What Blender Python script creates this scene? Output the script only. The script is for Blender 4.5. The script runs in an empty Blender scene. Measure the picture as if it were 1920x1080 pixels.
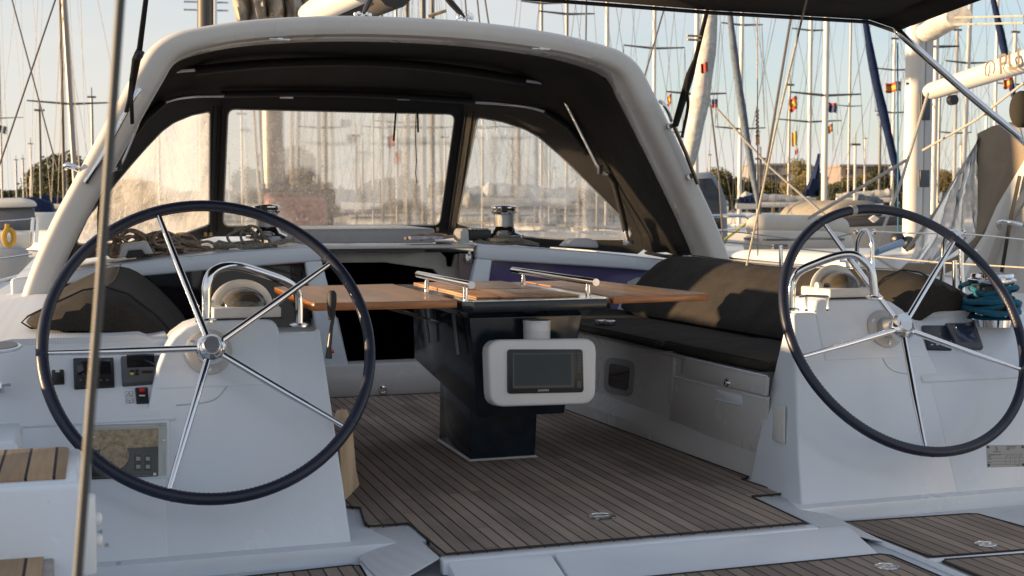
import bpy, bmesh, math, random
from mathutils import Vector, Matrix
from mathutils.geometry import tessellate_polygon
random.seed(7)
sc = bpy.context.scene
COL = sc.collection
PI = math.pi
# ------------------------------------------------------------------ camera
F = 2428.9; CX, CY, CZ = -1.7386, -4.3731, 1.1141; YAW, PIT = 0.31876, 0.06309
FW = Vector((math.sin(YAW)*math.cos(PIT), math.cos(YAW)*math.cos(PIT), -math.sin(PIT)))
RT = FW.cross(Vector((0, 0, 1))).normalized(); UP = RT.cross(FW); CP = Vector((CX, CY, CZ))
cd = bpy.data.cameras.new('camera'); cam = bpy.data.objects.new('camera', cd); COL.objects.link(cam)
cd.sensor_width = 36; cd.lens = F/1920*36; cd.clip_start = .05; cd.clip_end = 5000
m = Matrix((RT, UP, -FW)).transposed().to_4x4(); m.translation = CP; cam.matrix_world = m
cd.dof.use_dof = True; cd.dof.focus_distance = 4.9; cd.dof.aperture_fstop = 7.0
sc.camera = cam
# ------------------------------------------------------------------ light
SUN_AZ = math.radians(-78)      # from +Y, clockwise
SUN_EL = math.radians(5.5)
HZ, HZ_FALL, SG = .80, 6.0, .60; HAZEC = (2.2, 2.07, 1.90)
w = bpy.data.worlds.new('World'); sc.world = w; w.use_nodes = True
nt = w.node_tree; nt.nodes.clear()
sky = nt.nodes.new('ShaderNodeTexSky'); sky.sky_type = 'NISHITA'; sky.sun_disc = False
sky.sun_elevation = SUN_EL; sky.sun_rotation = SUN_AZ
sky.air_density = 1.0; sky.dust_density = .7; sky.ozone_density = 3.2; sky.altitude = 0
bg = nt.nodes.new('ShaderNodeBackground'); bg.inputs[1].default_value = 0.135
wo = nt.nodes.new('ShaderNodeOutputWorld')
# thin high haze: cream near the horizon and towards the sun, streaked by stretched noise
def wn(op, a, b=None, c=None):
    n = nt.nodes.new('ShaderNodeMath'); n.operation = op
    for i, q in enumerate((a, b)):
        if q is None: continue
        if isinstance(q, (int, float)): n.inputs[i].default_value = q
        else: nt.links.new(q, n.inputs[i])
    return n.outputs[0]
wt = nt.nodes.new('ShaderNodeTexCoord'); wm_ = nt.nodes.new('ShaderNodeMapping'); wm_.inputs['Scale'].default_value = (1.2, 1.2, 7)
wn_ = nt.nodes.new('ShaderNodeTexNoise'); wn_.inputs['Scale'].default_value = 2.2; wn_.inputs['Detail'].default_value = 6; wn_.inputs['Distortion'].default_value = .4
nt.links.new(wt.outputs['Generated'], wm_.inputs[0]); nt.links.new(wm_.outputs[0], wn_.inputs['Vector'])
sxyz = nt.nodes.new('ShaderNodeSeparateXYZ'); nt.links.new(wt.outputs['Generated'], sxyz.inputs[0])
dt = nt.nodes.new('ShaderNodeVectorMath'); dt.operation = 'DOT_PRODUCT'; nt.links.new(wt.outputs['Generated'], dt.inputs[0]); dt.inputs[1].default_value = (math.sin(SUN_AZ)*math.cos(SUN_EL), math.cos(SUN_AZ)*math.cos(SUN_EL), math.sin(SUN_EL))
el_ = wn('POWER', 2.718, wn('MULTIPLY', wn('MAXIMUM', sxyz.outputs[2], 0.0), -HZ_FALL))
sg_ = nt.nodes.new('ShaderNodeMapRange'); sg_.inputs[1].default_value = -.35; sg_.inputs[2].default_value = .75; sg_.interpolation_type = 'SMOOTHSTEP'; nt.links.new(dt.outputs['Value'], sg_.inputs[0])
fade = wn('SUBTRACT', 1.0, wn('MINIMUM', wn('MULTIPLY', wn('MAXIMUM', sxyz.outputs[2], 0.0), 1.3), 1.0))
f_ = wn('ADD', wn('MULTIPLY', el_, HZ), wn('MULTIPLY', wn('MULTIPLY', sg_.outputs[0], fade), SG))
f_ = wn('MINIMUM', wn('MAXIMUM', f_, 0.0), .97)
cl_ = wn('MINIMUM', wn('MAXIMUM', wn('ADD', wn('MULTIPLY', wn('SUBTRACT', wn_.outputs[0], .5), 2.6), .58), 0.0), .85)
mc_ = nt.nodes.new('ShaderNodeMix'); mc_.data_type = 'RGBA'; nt.links.new(cl_, mc_.inputs[0]); nt.links.new(sky.outputs[0], mc_.inputs[6]); mc_.inputs[7].default_value = (1.95, 1.96, 2.0, 1)
mx_ = nt.nodes.new('ShaderNodeMix'); mx_.data_type = 'RGBA'; nt.links.new(f_, mx_.inputs[0]); nt.links.new(mc_.outputs[2], mx_.inputs[6]); mx_.inputs[7].default_value = (*HAZEC, 1)
nt.links.new(mx_.outputs[2], bg.inputs[0]); nt.links.new(bg.outputs[0], wo.inputs[0])
sd = bpy.data.lights.new('sun', 'SUN'); sd.energy = 3.8; sd.angle = math.radians(1.0); sd.color = (1.0, .70, .40)
so = bpy.data.objects.new('sun', sd); COL.objects.link(so)
SD = Vector((math.sin(SUN_AZ)*math.cos(SUN_EL), math.cos(SUN_AZ)*math.cos(SUN_EL), math.sin(SUN_EL)))
so.rotation_euler = SD.to_track_quat('Z', 'Y').to_euler()
sc.view_settings.view_transform = 'Standard'; sc.view_settings.look = 'None'
sc.view_settings.exposure = 1.55; sc.view_settings.gamma = 1
sc.cycles.transparent_max_bounces = 16; sc.cycles.max_bounces = 8

# ------------------------------------------------------------------ helpers
def U(px, py, x=None, y=None, z=None, d=None, pl=None):
    v = FW + RT*((px-960)/F) + UP*((540-py)/F)
    if pl is not None: t = (pl[0]-CP).dot(pl[1])/v.dot(pl[1])
    elif d is not None: t = d
    elif x is not None: t = (x-CX)/v.x
    elif y is not None: t = (y-CY)/v.y
    else: t = (z-CZ)/v.z
    return CP+v*t
def V(*a): return Vector(a)

class B:
    def __init__(s): s.v = []; s.f = []
    def add(s, vs, fs):
        o = len(s.v); s.v += [Vector(p) for p in vs]; s.f += [tuple(i+o for i in f) for f in fs]; return s
    def hexa(s, p):   # 8 corners: bottom 4 ccw, top 4 ccw
        return s.add(p, [(3, 2, 1, 0), (4, 5, 6, 7), (0, 1, 5, 4), (1, 2, 6, 5), (2, 3, 7, 6), (3, 0, 4, 7)])
    def box(s, c, d, rot=None):
        c = Vector(c); x, y, z = [q/2 for q in d]
        p = [(-x, -y, -z), (x, -y, -z), (x, y, -z), (-x, y, -z), (-x, -y, z), (x, -y, z), (x, y, z), (-x, y, z)]
        p = [Vector(q) for q in p]
        if rot is not None: p = [rot @ q for q in p]
        return s.hexa([q+c for q in p])
    def prism(s, pts, ext):   # planar polygon extruded by a vector (or per-point vectors)
        n = len(pts); pts = [Vector(p) for p in pts]
        ex = [Vector(e) for e in ext] if isinstance(ext, list) else [Vector(ext)]*n
        return s.add(pts+[p+e for p, e in zip(pts, ex)],
                     [tuple(range(n))[::-1], tuple(range(n, 2*n))]+[(i, (i+1) % n, n+(i+1) % n, n+i) for i in range(n)])
    def grid(s, rows, closed=False):
        n = len(rows[0]); vs = [p for r in rows for p in r]; fs = []
        for i in range(len(rows)-1):
            for j in range(n if closed else n-1):
                k = (j+1) % n
                fs.append((i*n+j, i*n+k, (i+1)*n+k, (i+1)*n+j))
        return s.add(vs, fs)
    def tube(s, path, r, n=12, closed=False, cap=True, sq=1.0):
        path = [Vector(p) for p in path]; N = len(path)
        rs = r if isinstance(r, (list, tuple)) else [r]*N
        rows = []; prev = None
        for i, p in enumerate(path):
            if closed: t = (path[(i+1) % N]-path[i-1]).normalized()
            else: t = (path[min(i+1, N-1)]-path[max(i-1, 0)]).normalized()
            if prev is None:
                a = Vector((0, 0, 1)) if abs(t.z) < .9 else Vector((1, 0, 0))
                u = t.cross(a).normalized()
            else: u = (prev-t*prev.dot(t)).normalized()
            prev = u; q = t.cross(u)
            rows.append([p+(u*math.cos(2*PI*k/n)+q*math.sin(2*PI*k/n)*sq)*rs[i] for k in range(n)])
        if closed: rows.append(rows[0])
        o = len(s.v); s.grid(rows, True)
        if cap and not closed:
            s.f.append(tuple(o+k for k in range(n))[::-1]); s.f.append(tuple(o+(N-1)*n+k for k in range(n)))
        return s
    def lathe(s, c, prof, n=24, ax=None):   # prof: (r, h) list
        c = Vector(c); ax = (Vector(ax) if ax is not None else Vector((0, 0, 1))).normalized()
        a = Vector((1, 0, 0)) if abs(ax.x) < .9 else Vector((0, 1, 0))
        u = ax.cross(a).normalized(); q = ax.cross(u)
        rows = [[c+ax*h+(u*math.cos(2*PI*k/n)+q*math.sin(2*PI*k/n))*max(r, 1e-5) for k in range(n)] for r, h in prof]
        o = len(s.v); s.grid(rows, True)
        s.f.append(tuple(o+k for k in range(n))[::-1]); s.f.append(tuple(o+(len(prof)-1)*n+k for k in range(n)))
        return s
    def sphere(s, c, r, n=16, m=10, sc3=(1, 1, 1)):
        c = Vector(c); rows = []
        for i in range(m+1):
            t = PI*i/m
            rows.append([c+Vector((math.sin(t)*math.cos(2*PI*k/n)*sc3[0], math.sin(t)*math.sin(2*PI*k/n)*sc3[1], math.cos(t)*sc3[2]))*r for k in range(n)])
        return s.grid(rows, True)
    def build(s, name, mat, parent=None, bevel=0, seg=2, smooth=40, sub=0, solid=0):
        off = Vector((0, 0, 0)); q = parent
        while q is not None: off += q.location; q = q.parent
        me = bpy.data.meshes.new(name)
        me.from_pydata([tuple(p-off) for p in s.v], [], s.f); me.validate()
        bm = bmesh.new(); bm.from_mesh(me)
        bmesh.ops.remove_doubles(bm, verts=bm.verts, dist=1e-5)
        bmesh.ops.recalc_face_normals(bm, faces=bm.faces)
        if bevel:
            es = [e for e in bm.edges if len(e.link_faces) == 2 and e.calc_face_angle(0) > .45]
            if es: bmesh.ops.bevel(bm, geom=es, offset=bevel, segments=seg, profile=.5, affect='EDGES', clamp_overlap=True)
        bm.to_mesh(me); bm.free()
        if smooth:
            me.polygons.foreach_set('use_smooth', [True]*len(me.polygons)); me.set_sharp_from_angle(angle=math.radians(smooth))
        me.materials.append(mat)
        o = bpy.data.objects.new(name, me); COL.objects.link(o)
        if parent is not None: o.parent = parent
        if solid:
            md = o.modifiers.new('thick', 'SOLIDIFY'); md.thickness = solid; md.offset = 0
        if sub:
            md = o.modifiers.new('sub', 'SUBSURF'); md.levels = sub; md.render_levels = sub
        return o

def tag(o, label=None, cat=None, group=None, kind=None):
    if label: o['label'] = label
    if cat: o['category'] = cat
    if group: o['group'] = group
    if kind: o['kind'] = kind
    return o
def thing(name, label, cat, loc=(0, 0, 0), group=None):
    o = bpy.data.objects.new(name, None); COL.objects.link(o); o.location = loc; o.empty_display_size = .1
    return tag(o, label, cat, group)
def struct(o): return tag(o, kind='structure')
def copy_tree(o, parent=None):
    c = o.copy(); COL.objects.link(c)
    if parent is not None: c.parent = parent
    for ch in list(o.children): copy_tree(ch, c)
    return c
def smoothpath(pts, k=6, closed=False):
    pts = [Vector(p) for p in pts]; N = len(pts); out = []
    rng = range(N) if closed else range(N-1)
    for i in rng:
        g = lambda j: pts[j % N] if closed else pts[max(0, min(N-1, j))]
        p0, p1, p2, p3 = g(i-1), g(i), g(i+1), g(i+2)
        for q in range(k):
            t = q/k
            out.append(.5*((2*p1)+(p2-p0)*t+(2*p0-5*p1+4*p2-p3)*t*t+(3*p1-p0-3*p2+p3)*t**3))
    if not closed: out.append(pts[-1])
    return out
def resample(pts, n):
    pts = [Vector(p) for p in pts]; L = [0]
    for a, b in zip(pts, pts[1:]): L.append(L[-1]+(b-a).length)
    out = []; j = 0
    for i in range(n):
        s = L[-1]*i/(n-1)
        while j < len(pts)-2 and L[j+1] < s: j += 1
        d = L[j+1]-L[j]; out.append(pts[j].lerp(pts[j+1], (s-L[j])/d if d > 0 else 0))
    return out
def text(s, name, mat, parent, origin, xdir, ydir, size, ext=.0006, align='CENTER'):
    cu = bpy.data.curves.new(name, 'FONT'); cu.body = s; cu.size = size; cu.extrude = ext; cu.align_x = align; cu.align_y = 'CENTER'
    t = bpy.data.objects.new('tmp', cu); COL.objects.link(t); bpy.context.view_layer.update()
    me = bpy.data.meshes.new_from_object(t.evaluated_get(bpy.context.evaluated_depsgraph_get()))
    bpy.data.objects.remove(t)
    x = Vector(xdir).normalized(); z = x.cross(Vector(ydir)).normalized(); y = z.cross(x)
    M4 = Matrix((x, y, z)).transposed().to_4x4(); off = Vector((0, 0, 0)); q = parent
    while q is not None: off += q.location; q = q.parent
    M4.translation = Vector(origin)-off; me.transform(M4); me.materials.clear(); me.materials.append(mat)
    o = bpy.data.objects.new(name, me); COL.objects.link(o); o.parent = parent; return o

# ------------------------------------------------------------------ materials
def nodes(name):
    m = bpy.data.materials.new(name); m.use_nodes = True; t = m.node_tree
    return m, t, t.nodes['Principled BSDF'], (lambda a, b: t.links.new(a, b))
def mat(name, col, rough=.5, metal=0, var=0, vscale=3, bump=0, bscale=200, coat=0, col2=None, trans=0, spec=.5, rvar=0, stretch=None, detail=4, sheen=0):
    m, t, p, L = nodes(name)
    p.inputs['Base Color'].default_value = (*col, 1); p.inputs['Roughness'].default_value = rough
    p.inputs['Metallic'].default_value = metal; p.inputs['Coat Weight'].default_value = coat
    p.inputs['Transmission Weight'].default_value = trans; p.inputs['Specular IOR Level'].default_value = spec
    if sheen: p.inputs['Sheen Weight'].default_value = sheen
    tc = t.nodes.new('ShaderNodeTexCoord'); src = tc.outputs['Object']
    if stretch:
        mp = t.nodes.new('ShaderNodeMapping'); mp.inputs['Scale'].default_value = stretch; L(src, mp.inputs[0]); src = mp.outputs[0]
    if var or rvar:
        n = t.nodes.new('ShaderNodeTexNoise'); n.inputs['Scale'].default_value = vscale; n.inputs['Detail'].default_value = detail
        n.inputs['Roughness'].default_value = .6; L(src, n.inputs['Vector'])
        if var:
            c2 = col2 or tuple(max(0, c*(1-var)) for c in col); c1 = tuple(min(1, c*(1+var*.5)) for c in col)
            r = t.nodes.new('ShaderNodeValToRGB'); r.color_ramp.elements[0].position = .33; r.color_ramp.elements[1].position = .67
            r.color_ramp.elements[0].color = (*c2, 1); r.color_ramp.elements[1].color = (*c1, 1)
            L(n.outputs[0], r.inputs[0]); L(r.outputs[0], p.inputs['Base Color'])
        if rvar:
            mr = t.nodes.new('ShaderNodeMapRange'); mr.inputs[1].default_value = .3; mr.inputs[2].default_value = .7
            mr.inputs[3].default_value = max(0, rough-rvar); mr.inputs[4].default_value = rough+rvar
            L(n.outputs[0], mr.inputs[0]); L(mr.outputs[0], p.inputs['Roughness'])
    if bump:
        n = t.nodes.new('ShaderNodeTexNoise'); n.inputs['Scale'].default_value = bscale; n.inputs['Detail'].default_value = 3; L(src, n.inputs['Vector'])
        b = t.nodes.new('ShaderNodeBump'); b.inputs['Strength'].default_value = bump; b.inputs['Distance'].default_value = .002
        L(n.outputs[0], b.inputs['Height']); L(b.outputs[0], p.inputs['Normal'])
    return m
def math_node(t, op, a, b=None):
    n = t.nodes.new('ShaderNodeMath'); n.operation = op
    for i, q in enumerate((a, b)):
        if q is None: continue
        if isinstance(q, (int, float)): n.inputs[i].default_value = q
        else: t.links.new(q, n.inputs[i])
    return n.outputs[0]
def teak(name, base, dark, pitch=.0494, seam=.0060, joint=1.9, rough=.75, axis='X', off=0.0):
    m, t, p, L = nodes(name)
    tc = t.nodes.new('ShaderNodeTexCoord'); sx = t.nodes.new('ShaderNodeSeparateXYZ'); L(tc.outputs['Object'], sx.inputs[0])
    a, b = (sx.outputs[0], sx.outputs[1]) if axis == 'X' else (sx.outputs[1], sx.outputs[0])
    u = math_node(t, 'ADD', math_node(t, 'DIVIDE', a, pitch), 100.5+off)
    pid = math_node(t, 'FLOOR', u); fr = math_node(t, 'FRACT', u)
    ed = math_node(t, 'MINIMUM', fr, math_node(t, 'SUBTRACT', 1.0, fr))
    s1 = math_node(t, 'LESS_THAN', ed, seam/pitch/2)
    wn = t.nodes.new('ShaderNodeTexWhiteNoise'); wn.noise_dimensions = '1D'; L(pid, wn.inputs['W'])
    v = math_node(t, 'ADD', math_node(t, 'DIVIDE', b, joint), math_node(t, 'MULTIPLY', wn.outputs[0], 7.0))
    jid = math_node(t, 'FLOOR', v); fj = math_node(t, 'FRACT', v)
    s2 = math_node(t, 'LESS_THAN', math_node(t, 'MINIMUM', fj, math_node(t, 'SUBTRACT', 1.0, fj)), .0012/joint)
    sm = math_node(t, 'MAXIMUM', s1, s2)
    wn2 = t.nodes.new('ShaderNodeTexWhiteNoise'); wn2.noise_dimensions = '2D'
    cb = t.nodes.new('ShaderNodeCombineXYZ'); L(pid, cb.inputs[0]); L(jid, cb.inputs[1]); L(cb.outputs[0], wn2.inputs['Vector'])
    mp = t.nodes.new('ShaderNodeMapping'); mp.inputs['Scale'].default_value = (120, 5, 20) if axis == 'X' else (5, 120, 20)
    L(tc.outputs['Object'], mp.inputs[0])
    g = t.nodes.new('ShaderNodeTexNoise'); g.inputs['Scale'].default_value = 1; g.inputs['Detail'].default_value = 5; L(mp.outputs[0], g.inputs['Vector'])
    st = t.nodes.new('ShaderNodeTexNoise'); st.inputs['Scale'].default_value = 2.3; st.inputs['Detail'].default_value = 5; L(tc.outputs['Object'], st.inputs['Vector'])
    tone = math_node(t, 'ADD', math_node(t, 'MULTIPLY', wn2.outputs[0], .34), math_node(t, 'ADD', math_node(t, 'MULTIPLY', g.outputs[0], .5), math_node(t, 'MULTIPLY', st.outputs[0], .72)))
    r = t.nodes.new('ShaderNodeValToRGB'); r.color_ramp.elements[0].position = .45; r.color_ramp.elements[1].position = 1.08 if False else 1.0
    r.color_ramp.elements[0].color = (*dark, 1); r.color_ramp.elements[1].color = (*base, 1); L(tone, r.inputs[0])
    mx = t.nodes.new('ShaderNodeMix'); mx.data_type = 'RGBA'; L(sm, mx.inputs[0]); L(r.outputs[0], mx.inputs[6]); mx.inputs[7].default_value = (.006, .006, .007, 1)
    L(mx.outputs[2], p.inputs['Base Color']); p.inputs['Roughness'].default_value = rough
    bp = t.nodes.new('ShaderNodeBump'); bp.inputs['Strength'].default_value = .35; bp.inputs['Distance'].default_value = .001
    L(math_node(t, 'SUBTRACT', g.outputs[0], math_node(t, 'MULTIPLY', sm, .8)), bp.inputs['Height']); L(bp.outputs[0], p.inputs['Normal'])
    return m
def fabric(name, col, col2, scale=900, rough=.95, wr=.25, wscale=5):
    m, t, p, L = nodes(name)
    tc = t.nodes.new('ShaderNodeTexCoord')
    n = t.nodes.new('ShaderNodeTexNoise'); n.inputs['Scale'].default_value = scale; n.inputs['Detail'].default_value = 2; L(tc.outputs['Object'], n.inputs['Vector'])
    n2 = t.nodes.new('ShaderNodeTexNoise'); n2.inputs['Scale'].default_value = wscale; n2.inputs['Detail'].default_value = 5; L(tc.outputs['Object'], n2.inputs['Vector'])
    r = t.nodes.new('ShaderNodeValToRGB'); r.color_ramp.elements[0].color = (*col2, 1); r.color_ramp.elements[1].color = (*col, 1)
    r.color_ramp.elements[0].position = .35; r.color_ramp.elements[1].position = .65
    L(math_node(t, 'ADD', math_node(t, 'MULTIPLY', n.outputs[0], .6), math_node(t, 'MULTIPLY', n2.outputs[0], .4)), r.inputs[0]); L(r.outputs[0], p.inputs['Base Color'])
    b = t.nodes.new('ShaderNodeBump'); b.inputs['Strength'].default_value = .5; b.inputs['Distance'].default_value = .0015; L(n.outputs[0], b.inputs['Height'])
    b2 = t.nodes.new('ShaderNodeBump'); b2.inputs['Strength'].default_value = wr; b2.inputs['Distance'].default_value = .03; L(n2.outputs[0], b2.inputs['Height']); L(b.outputs[0], b2.inputs['Normal'])
    L(b2.outputs[0], p.inputs['Normal']); p.inputs['Roughness'].default_value = rough; p.inputs['Specular IOR Level'].default_value = .15
    return m
def vinyl(name, haze=.25, tint=(.93, .93, .9), rough=.08, scale=2.2, blur=.5):
    m, t, p, L = nodes(name); out = t.nodes['Material Output']; t.nodes.remove(p)
    tc = t.nodes.new('ShaderNodeTexCoord')
    mp = t.nodes.new('ShaderNodeMapping'); mp.inputs['Scale'].default_value = (1, 1, .45); mp.inputs['Rotation'].default_value = (0, .5, 0); L(tc.outputs['Object'], mp.inputs[0])
    n = t.nodes.new('ShaderNodeTexNoise'); n.inputs['Scale'].default_value = scale; n.inputs['Detail'].default_value = 6; n.inputs['Distortion'].default_value = 1.2; L(mp.outputs[0], n.inputs['Vector'])
    n2 = t.nodes.new('ShaderNodeTexNoise'); n2.inputs['Scale'].default_value = 14; n2.inputs['Detail'].default_value = 8; n2.inputs['Distortion'].default_value = 2; L(tc.outputs['Object'], n2.inputs['Vector'])
    bp = t.nodes.new('ShaderNodeBump'); bp.inputs['Strength'].default_value = .6; bp.inputs['Distance'].default_value = .012; L(n.outputs[0], bp.inputs['Height'])
    tr = t.nodes.new('ShaderNodeBsdfTransparent'); tr.inputs[0].default_value = (*tint, 1)
    rf = t.nodes.new('ShaderNodeBsdfRefraction'); rf.inputs['IOR'].default_value = 1.035; rf.inputs['Roughness'].default_value = .20; L(bp.outputs[0], rf.inputs['Normal'])
    gl = t.nodes.new('ShaderNodeBsdfGlossy'); gl.inputs['Roughness'].default_value = rough; L(bp.outputs[0], gl.inputs['Normal'])
    tl = t.nodes.new('ShaderNodeBsdfTranslucent'); tl.inputs[0].default_value = (.75, .72, .68, 1)
    df = t.nodes.new('ShaderNodeBsdfDiffuse'); df.inputs[0].default_value = (.6, .58, .55, 1)
    ad = t.nodes.new('ShaderNodeMixShader'); ad.inputs[0].default_value = .35; L(tl.outputs[0], ad.inputs[1]); L(df.outputs[0], ad.inputs[2])
    mr = t.nodes.new('ShaderNodeMapRange'); mr.inputs[1].default_value = .35; mr.inputs[2].default_value = .75; mr.inputs[3].default_value = haze*.35; mr.inputs[4].default_value = min(.95, haze*1.5)
    mp3 = t.nodes.new('ShaderNodeMapping'); mp3.inputs['Scale'].default_value = (60, 60, 5); mp3.inputs['Rotation'].default_value = (0, .9, .3); L(tc.outputs['Object'], mp3.inputs[0])
    n3 = t.nodes.new('ShaderNodeTexNoise'); n3.inputs['Scale'].default_value = 1; n3.inputs['Detail'].default_value = 3; L(mp3.outputs[0], n3.inputs['Vector'])
    scr = math_node(t, 'MULTIPLY', math_node(t, 'MAXIMUM', math_node(t, 'SUBTRACT', n3.outputs[0], .60), 0.0), 2.2)
    L(math_node(t, 'ADD', scr, math_node(t, 'ADD', math_node(t, 'MULTIPLY', n.outputs[0], .6), math_node(t, 'MULTIPLY', n2.outputs[0], .4))), mr.inputs[0])
    m0 = t.nodes.new('ShaderNodeMixShader'); m0.inputs[0].default_value = blur; L(tr.outputs[0], m0.inputs[1]); L(rf.outputs[0], m0.inputs[2])
    m1 = t.nodes.new('ShaderNodeMixShader'); L(mr.outputs[0], m1.inputs[0]); L(m0.outputs[0], m1.inputs[1]); L(ad.outputs[0], m1.inputs[2])
    fr = t.nodes.new('ShaderNodeFresnel'); fr.inputs[0].default_value = 1.45; L(bp.outputs[0], fr.inputs['Normal'])
    m2 = t.nodes.new('ShaderNodeMixShader'); L(fr.outputs[0], m2.inputs[0]); L(m1.outputs[0], m2.inputs[1]); L(gl.outputs[0], m2.inputs[2])
    L(m2.outputs[0], out.inputs[0]); return m
def dotted(name, col, scale, depth=.4):
    m, t, p, L = nodes(name); tc = t.nodes.new('ShaderNodeTexCoord')
    v = t.nodes.new('ShaderNodeTexVoronoi'); v.inputs['Scale'].default_value = scale; v.inputs['Randomness'].default_value = 0; L(tc.outputs['Object'], v.inputs['Vector'])
    b = t.nodes.new('ShaderNodeBump'); b.inputs['Strength'].default_value = depth; b.inputs['Distance'].default_value = .002; b.invert = True
    r = t.nodes.new('ShaderNodeValToRGB'); r.color_ramp.elements[0].position = .2; r.color_ramp.elements[1].position = .6
    r.color_ramp.elements[0].color = (*col, 1); r.color_ramp.elements[1].color = (*[c*.88 for c in col], 1)
    L(v.outputs['Distance'], b.inputs['Height']); L(b.outputs[0], p.inputs['Normal']); L(v.outputs['Distance'], r.inputs[0]); L(r.outputs[0], p.inputs['Base Color'])
    p.inputs['Roughness'].default_value = .55; return m

GEL = mat('gelcoat', (.67, .72, .78), .22, var=.04, vscale=2.2, rvar=.08, bump=.02, bscale=30, detail=6)
ARCHM = mat('arch_gelcoat', (.57, .54, .495), .28, var=.08, vscale=1.6, rvar=.08)
def scuffed(m, amt, scale, thr):
    t = m.node_tree; p = t.nodes['Principled BSDF']; src = p.inputs['Base Color'].links[0].from_socket
    tc = t.nodes.new('ShaderNodeTexCoord'); n = t.nodes.new('ShaderNodeTexNoise'); n.inputs['Scale'].default_value = scale; n.inputs['Detail'].default_value = 8; n.inputs['Roughness'].default_value = .7
    t.links.new(tc.outputs['Object'], n.inputs['Vector'])
    mr = t.nodes.new('ShaderNodeMapRange'); mr.inputs[1].default_value = thr; mr.inputs[2].default_value = thr+.10; mr.inputs[4].default_value = amt; t.links.new(n.outputs[0], mr.inputs[0])
    mx = t.nodes.new('ShaderNodeMix'); mx.data_type = 'RGBA'; t.links.new(mr.outputs[0], mx.inputs[0]); t.links.new(src, mx.inputs[6]); mx.inputs[7].default_value = (.30, .27, .22, 1)
    t.links.new(mx.outputs[2], p.inputs['Base Color'])
scuffed(GEL, .35, 9.0, .66)
GREYGEL = mat('grey_gelcoat', (.54, .53, .52), .27, var=.03, vscale=3, rvar=.015)
NONSKID = dotted('nonskid', (.62, .645, .68), 110)
TEAK = teak('weathered_teak', (.37, .285, .225), (.15, .115, .095), off=.0)
TEAK2 = teak('weathered_teak_aft', (.34, .265, .21), (.15, .115, .093), joint=40, off=.3)
TEAKS = teak('seat_teak', (.42, .28, .16), (.20, .13, .08), joint=40, pitch=.055)
VARN = mat('varnished_teak', (.44, .24, .12), .36, var=.5, vscale=1, coat=.08, stretch=(22, 2.0, 10), bump=.05, bscale=3, detail=6, rvar=.1)
VARNE = mat('varnished_edge', (.46, .17, .05), .3, var=.3, vscale=1, coat=.3, stretch=(6, 6, 60))
WOOD = mat('pale_wood', (.50, .36, .22), .6, var=.3, vscale=1, stretch=(30, 30, 3))
STEEL = mat('polished_steel', (.72, .72, .73), .09, 1, rvar=.05, vscale=12)
STEELB = mat('brushed_steel', (.60, .60, .60), .28, 1, bump=.1, bscale=150)
KNURL = dotted('knurled_drum', (.5, .5, .5), 260, 1.0); KNURL.node_tree.nodes['Principled BSDF'].inputs['Metallic'].default_value = 1
KNURL.node_tree.nodes['Principled BSDF'].inputs['Roughness'].default_value = .3
NAVY = mat('navy_leather', (.010, .014, .034), .42, bump=.15, bscale=260, rvar=.06, vscale=20)
THREAD = mat('navy_thread', (.03, .035, .06), .8)
TAPE = mat('grey_tape', (.40, .41, .40), .5)
BLACKP = mat('black_plastic', (.012, .012, .014), .38, bump=.03, bscale=300)
GREYP = mat('grey_plastic', (.075, .08, .09), .5, bump=.04, bscale=300)
SCREEN = mat('dark_screen', (.010, .012, .016), .06, spec=.6)
LCD = mat('lcd_screen', (.035, .050, .058), .30, spec=.25, var=.15, vscale=4)
WHITEP = mat('white_plastic', (.74, .74, .74), .32, bump=.01, bscale=60, var=.04)
CREAMP = mat('cream_plastic', (.60, .59, .56), .42, var=.1, vscale=8)
ACRYL = mat('dark_acrylic', (.006, .005, .008), .04, spec=.7)
PURPLE = mat('acrylic_reflection_tint', (.10, .085, .20), .12, spec=1.0, coat=.6)  # purple-blue reflection on the right window, put into the base colour
INSIDE = mat('interior_shade', (.012, .009, .008), .9, spec=.1)  # near black: shade of the unlit cabin put into the colour
BLUEBLK = mat('pedestal_blueblack', (.012, .020, .030), .16, var=.35, vscale=14, rvar=.05)
CANVAS = fabric('black_canvas', (.047, .044, .040), (.025, .024, .023), 700, wr=.12, wscale=3)
CANVAST = mat('canvas_tape', (.016, .015, .015), .7)
CUSH = fabric('charcoal_cushion', (.050, .044, .038), (.020, .018, .017), 260, wr=.2, wscale=7)
SAILCV = fabric('grey_sail_cover', (.46, .40, .32), (.28, .25, .20), 300, wr=.8, wscale=6)
CLEAR = vinyl('clear_vinyl', .36)
CLEARL = vinyl('scratched_vinyl', .45, rough=.2, scale=3.5)
CLEARN = vinyl('creased_vinyl', 1.5, rough=.25, scale=5)
ROPEB = mat('brown_rope', (.42, .31, .23), .9, var=.5, vscale=90, bump=.6, bscale=300)
ROPEG = mat('grey_rope', (.30, .27, .22), .9, var=.8, vscale=160, bump=.6, bscale=300)
ROPET = mat('teal_rope', (.006, .11, .19), .85, var=.25, vscale=120, bump=.6, bscale=350)
ROPEW = mat('white_rope', (.42, .38, .32), .9, var=.3, vscale=90, bump=.6, bscale=250)
SMOKE = mat('smoked_dome', (.10, .085, .06), .05, spec=.7, trans=.35)
RED = mat('red_plastic', (.5, .02, .02), .4)
DARKRIM = mat('rubber', (.02, .02, .02), .7)

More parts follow.
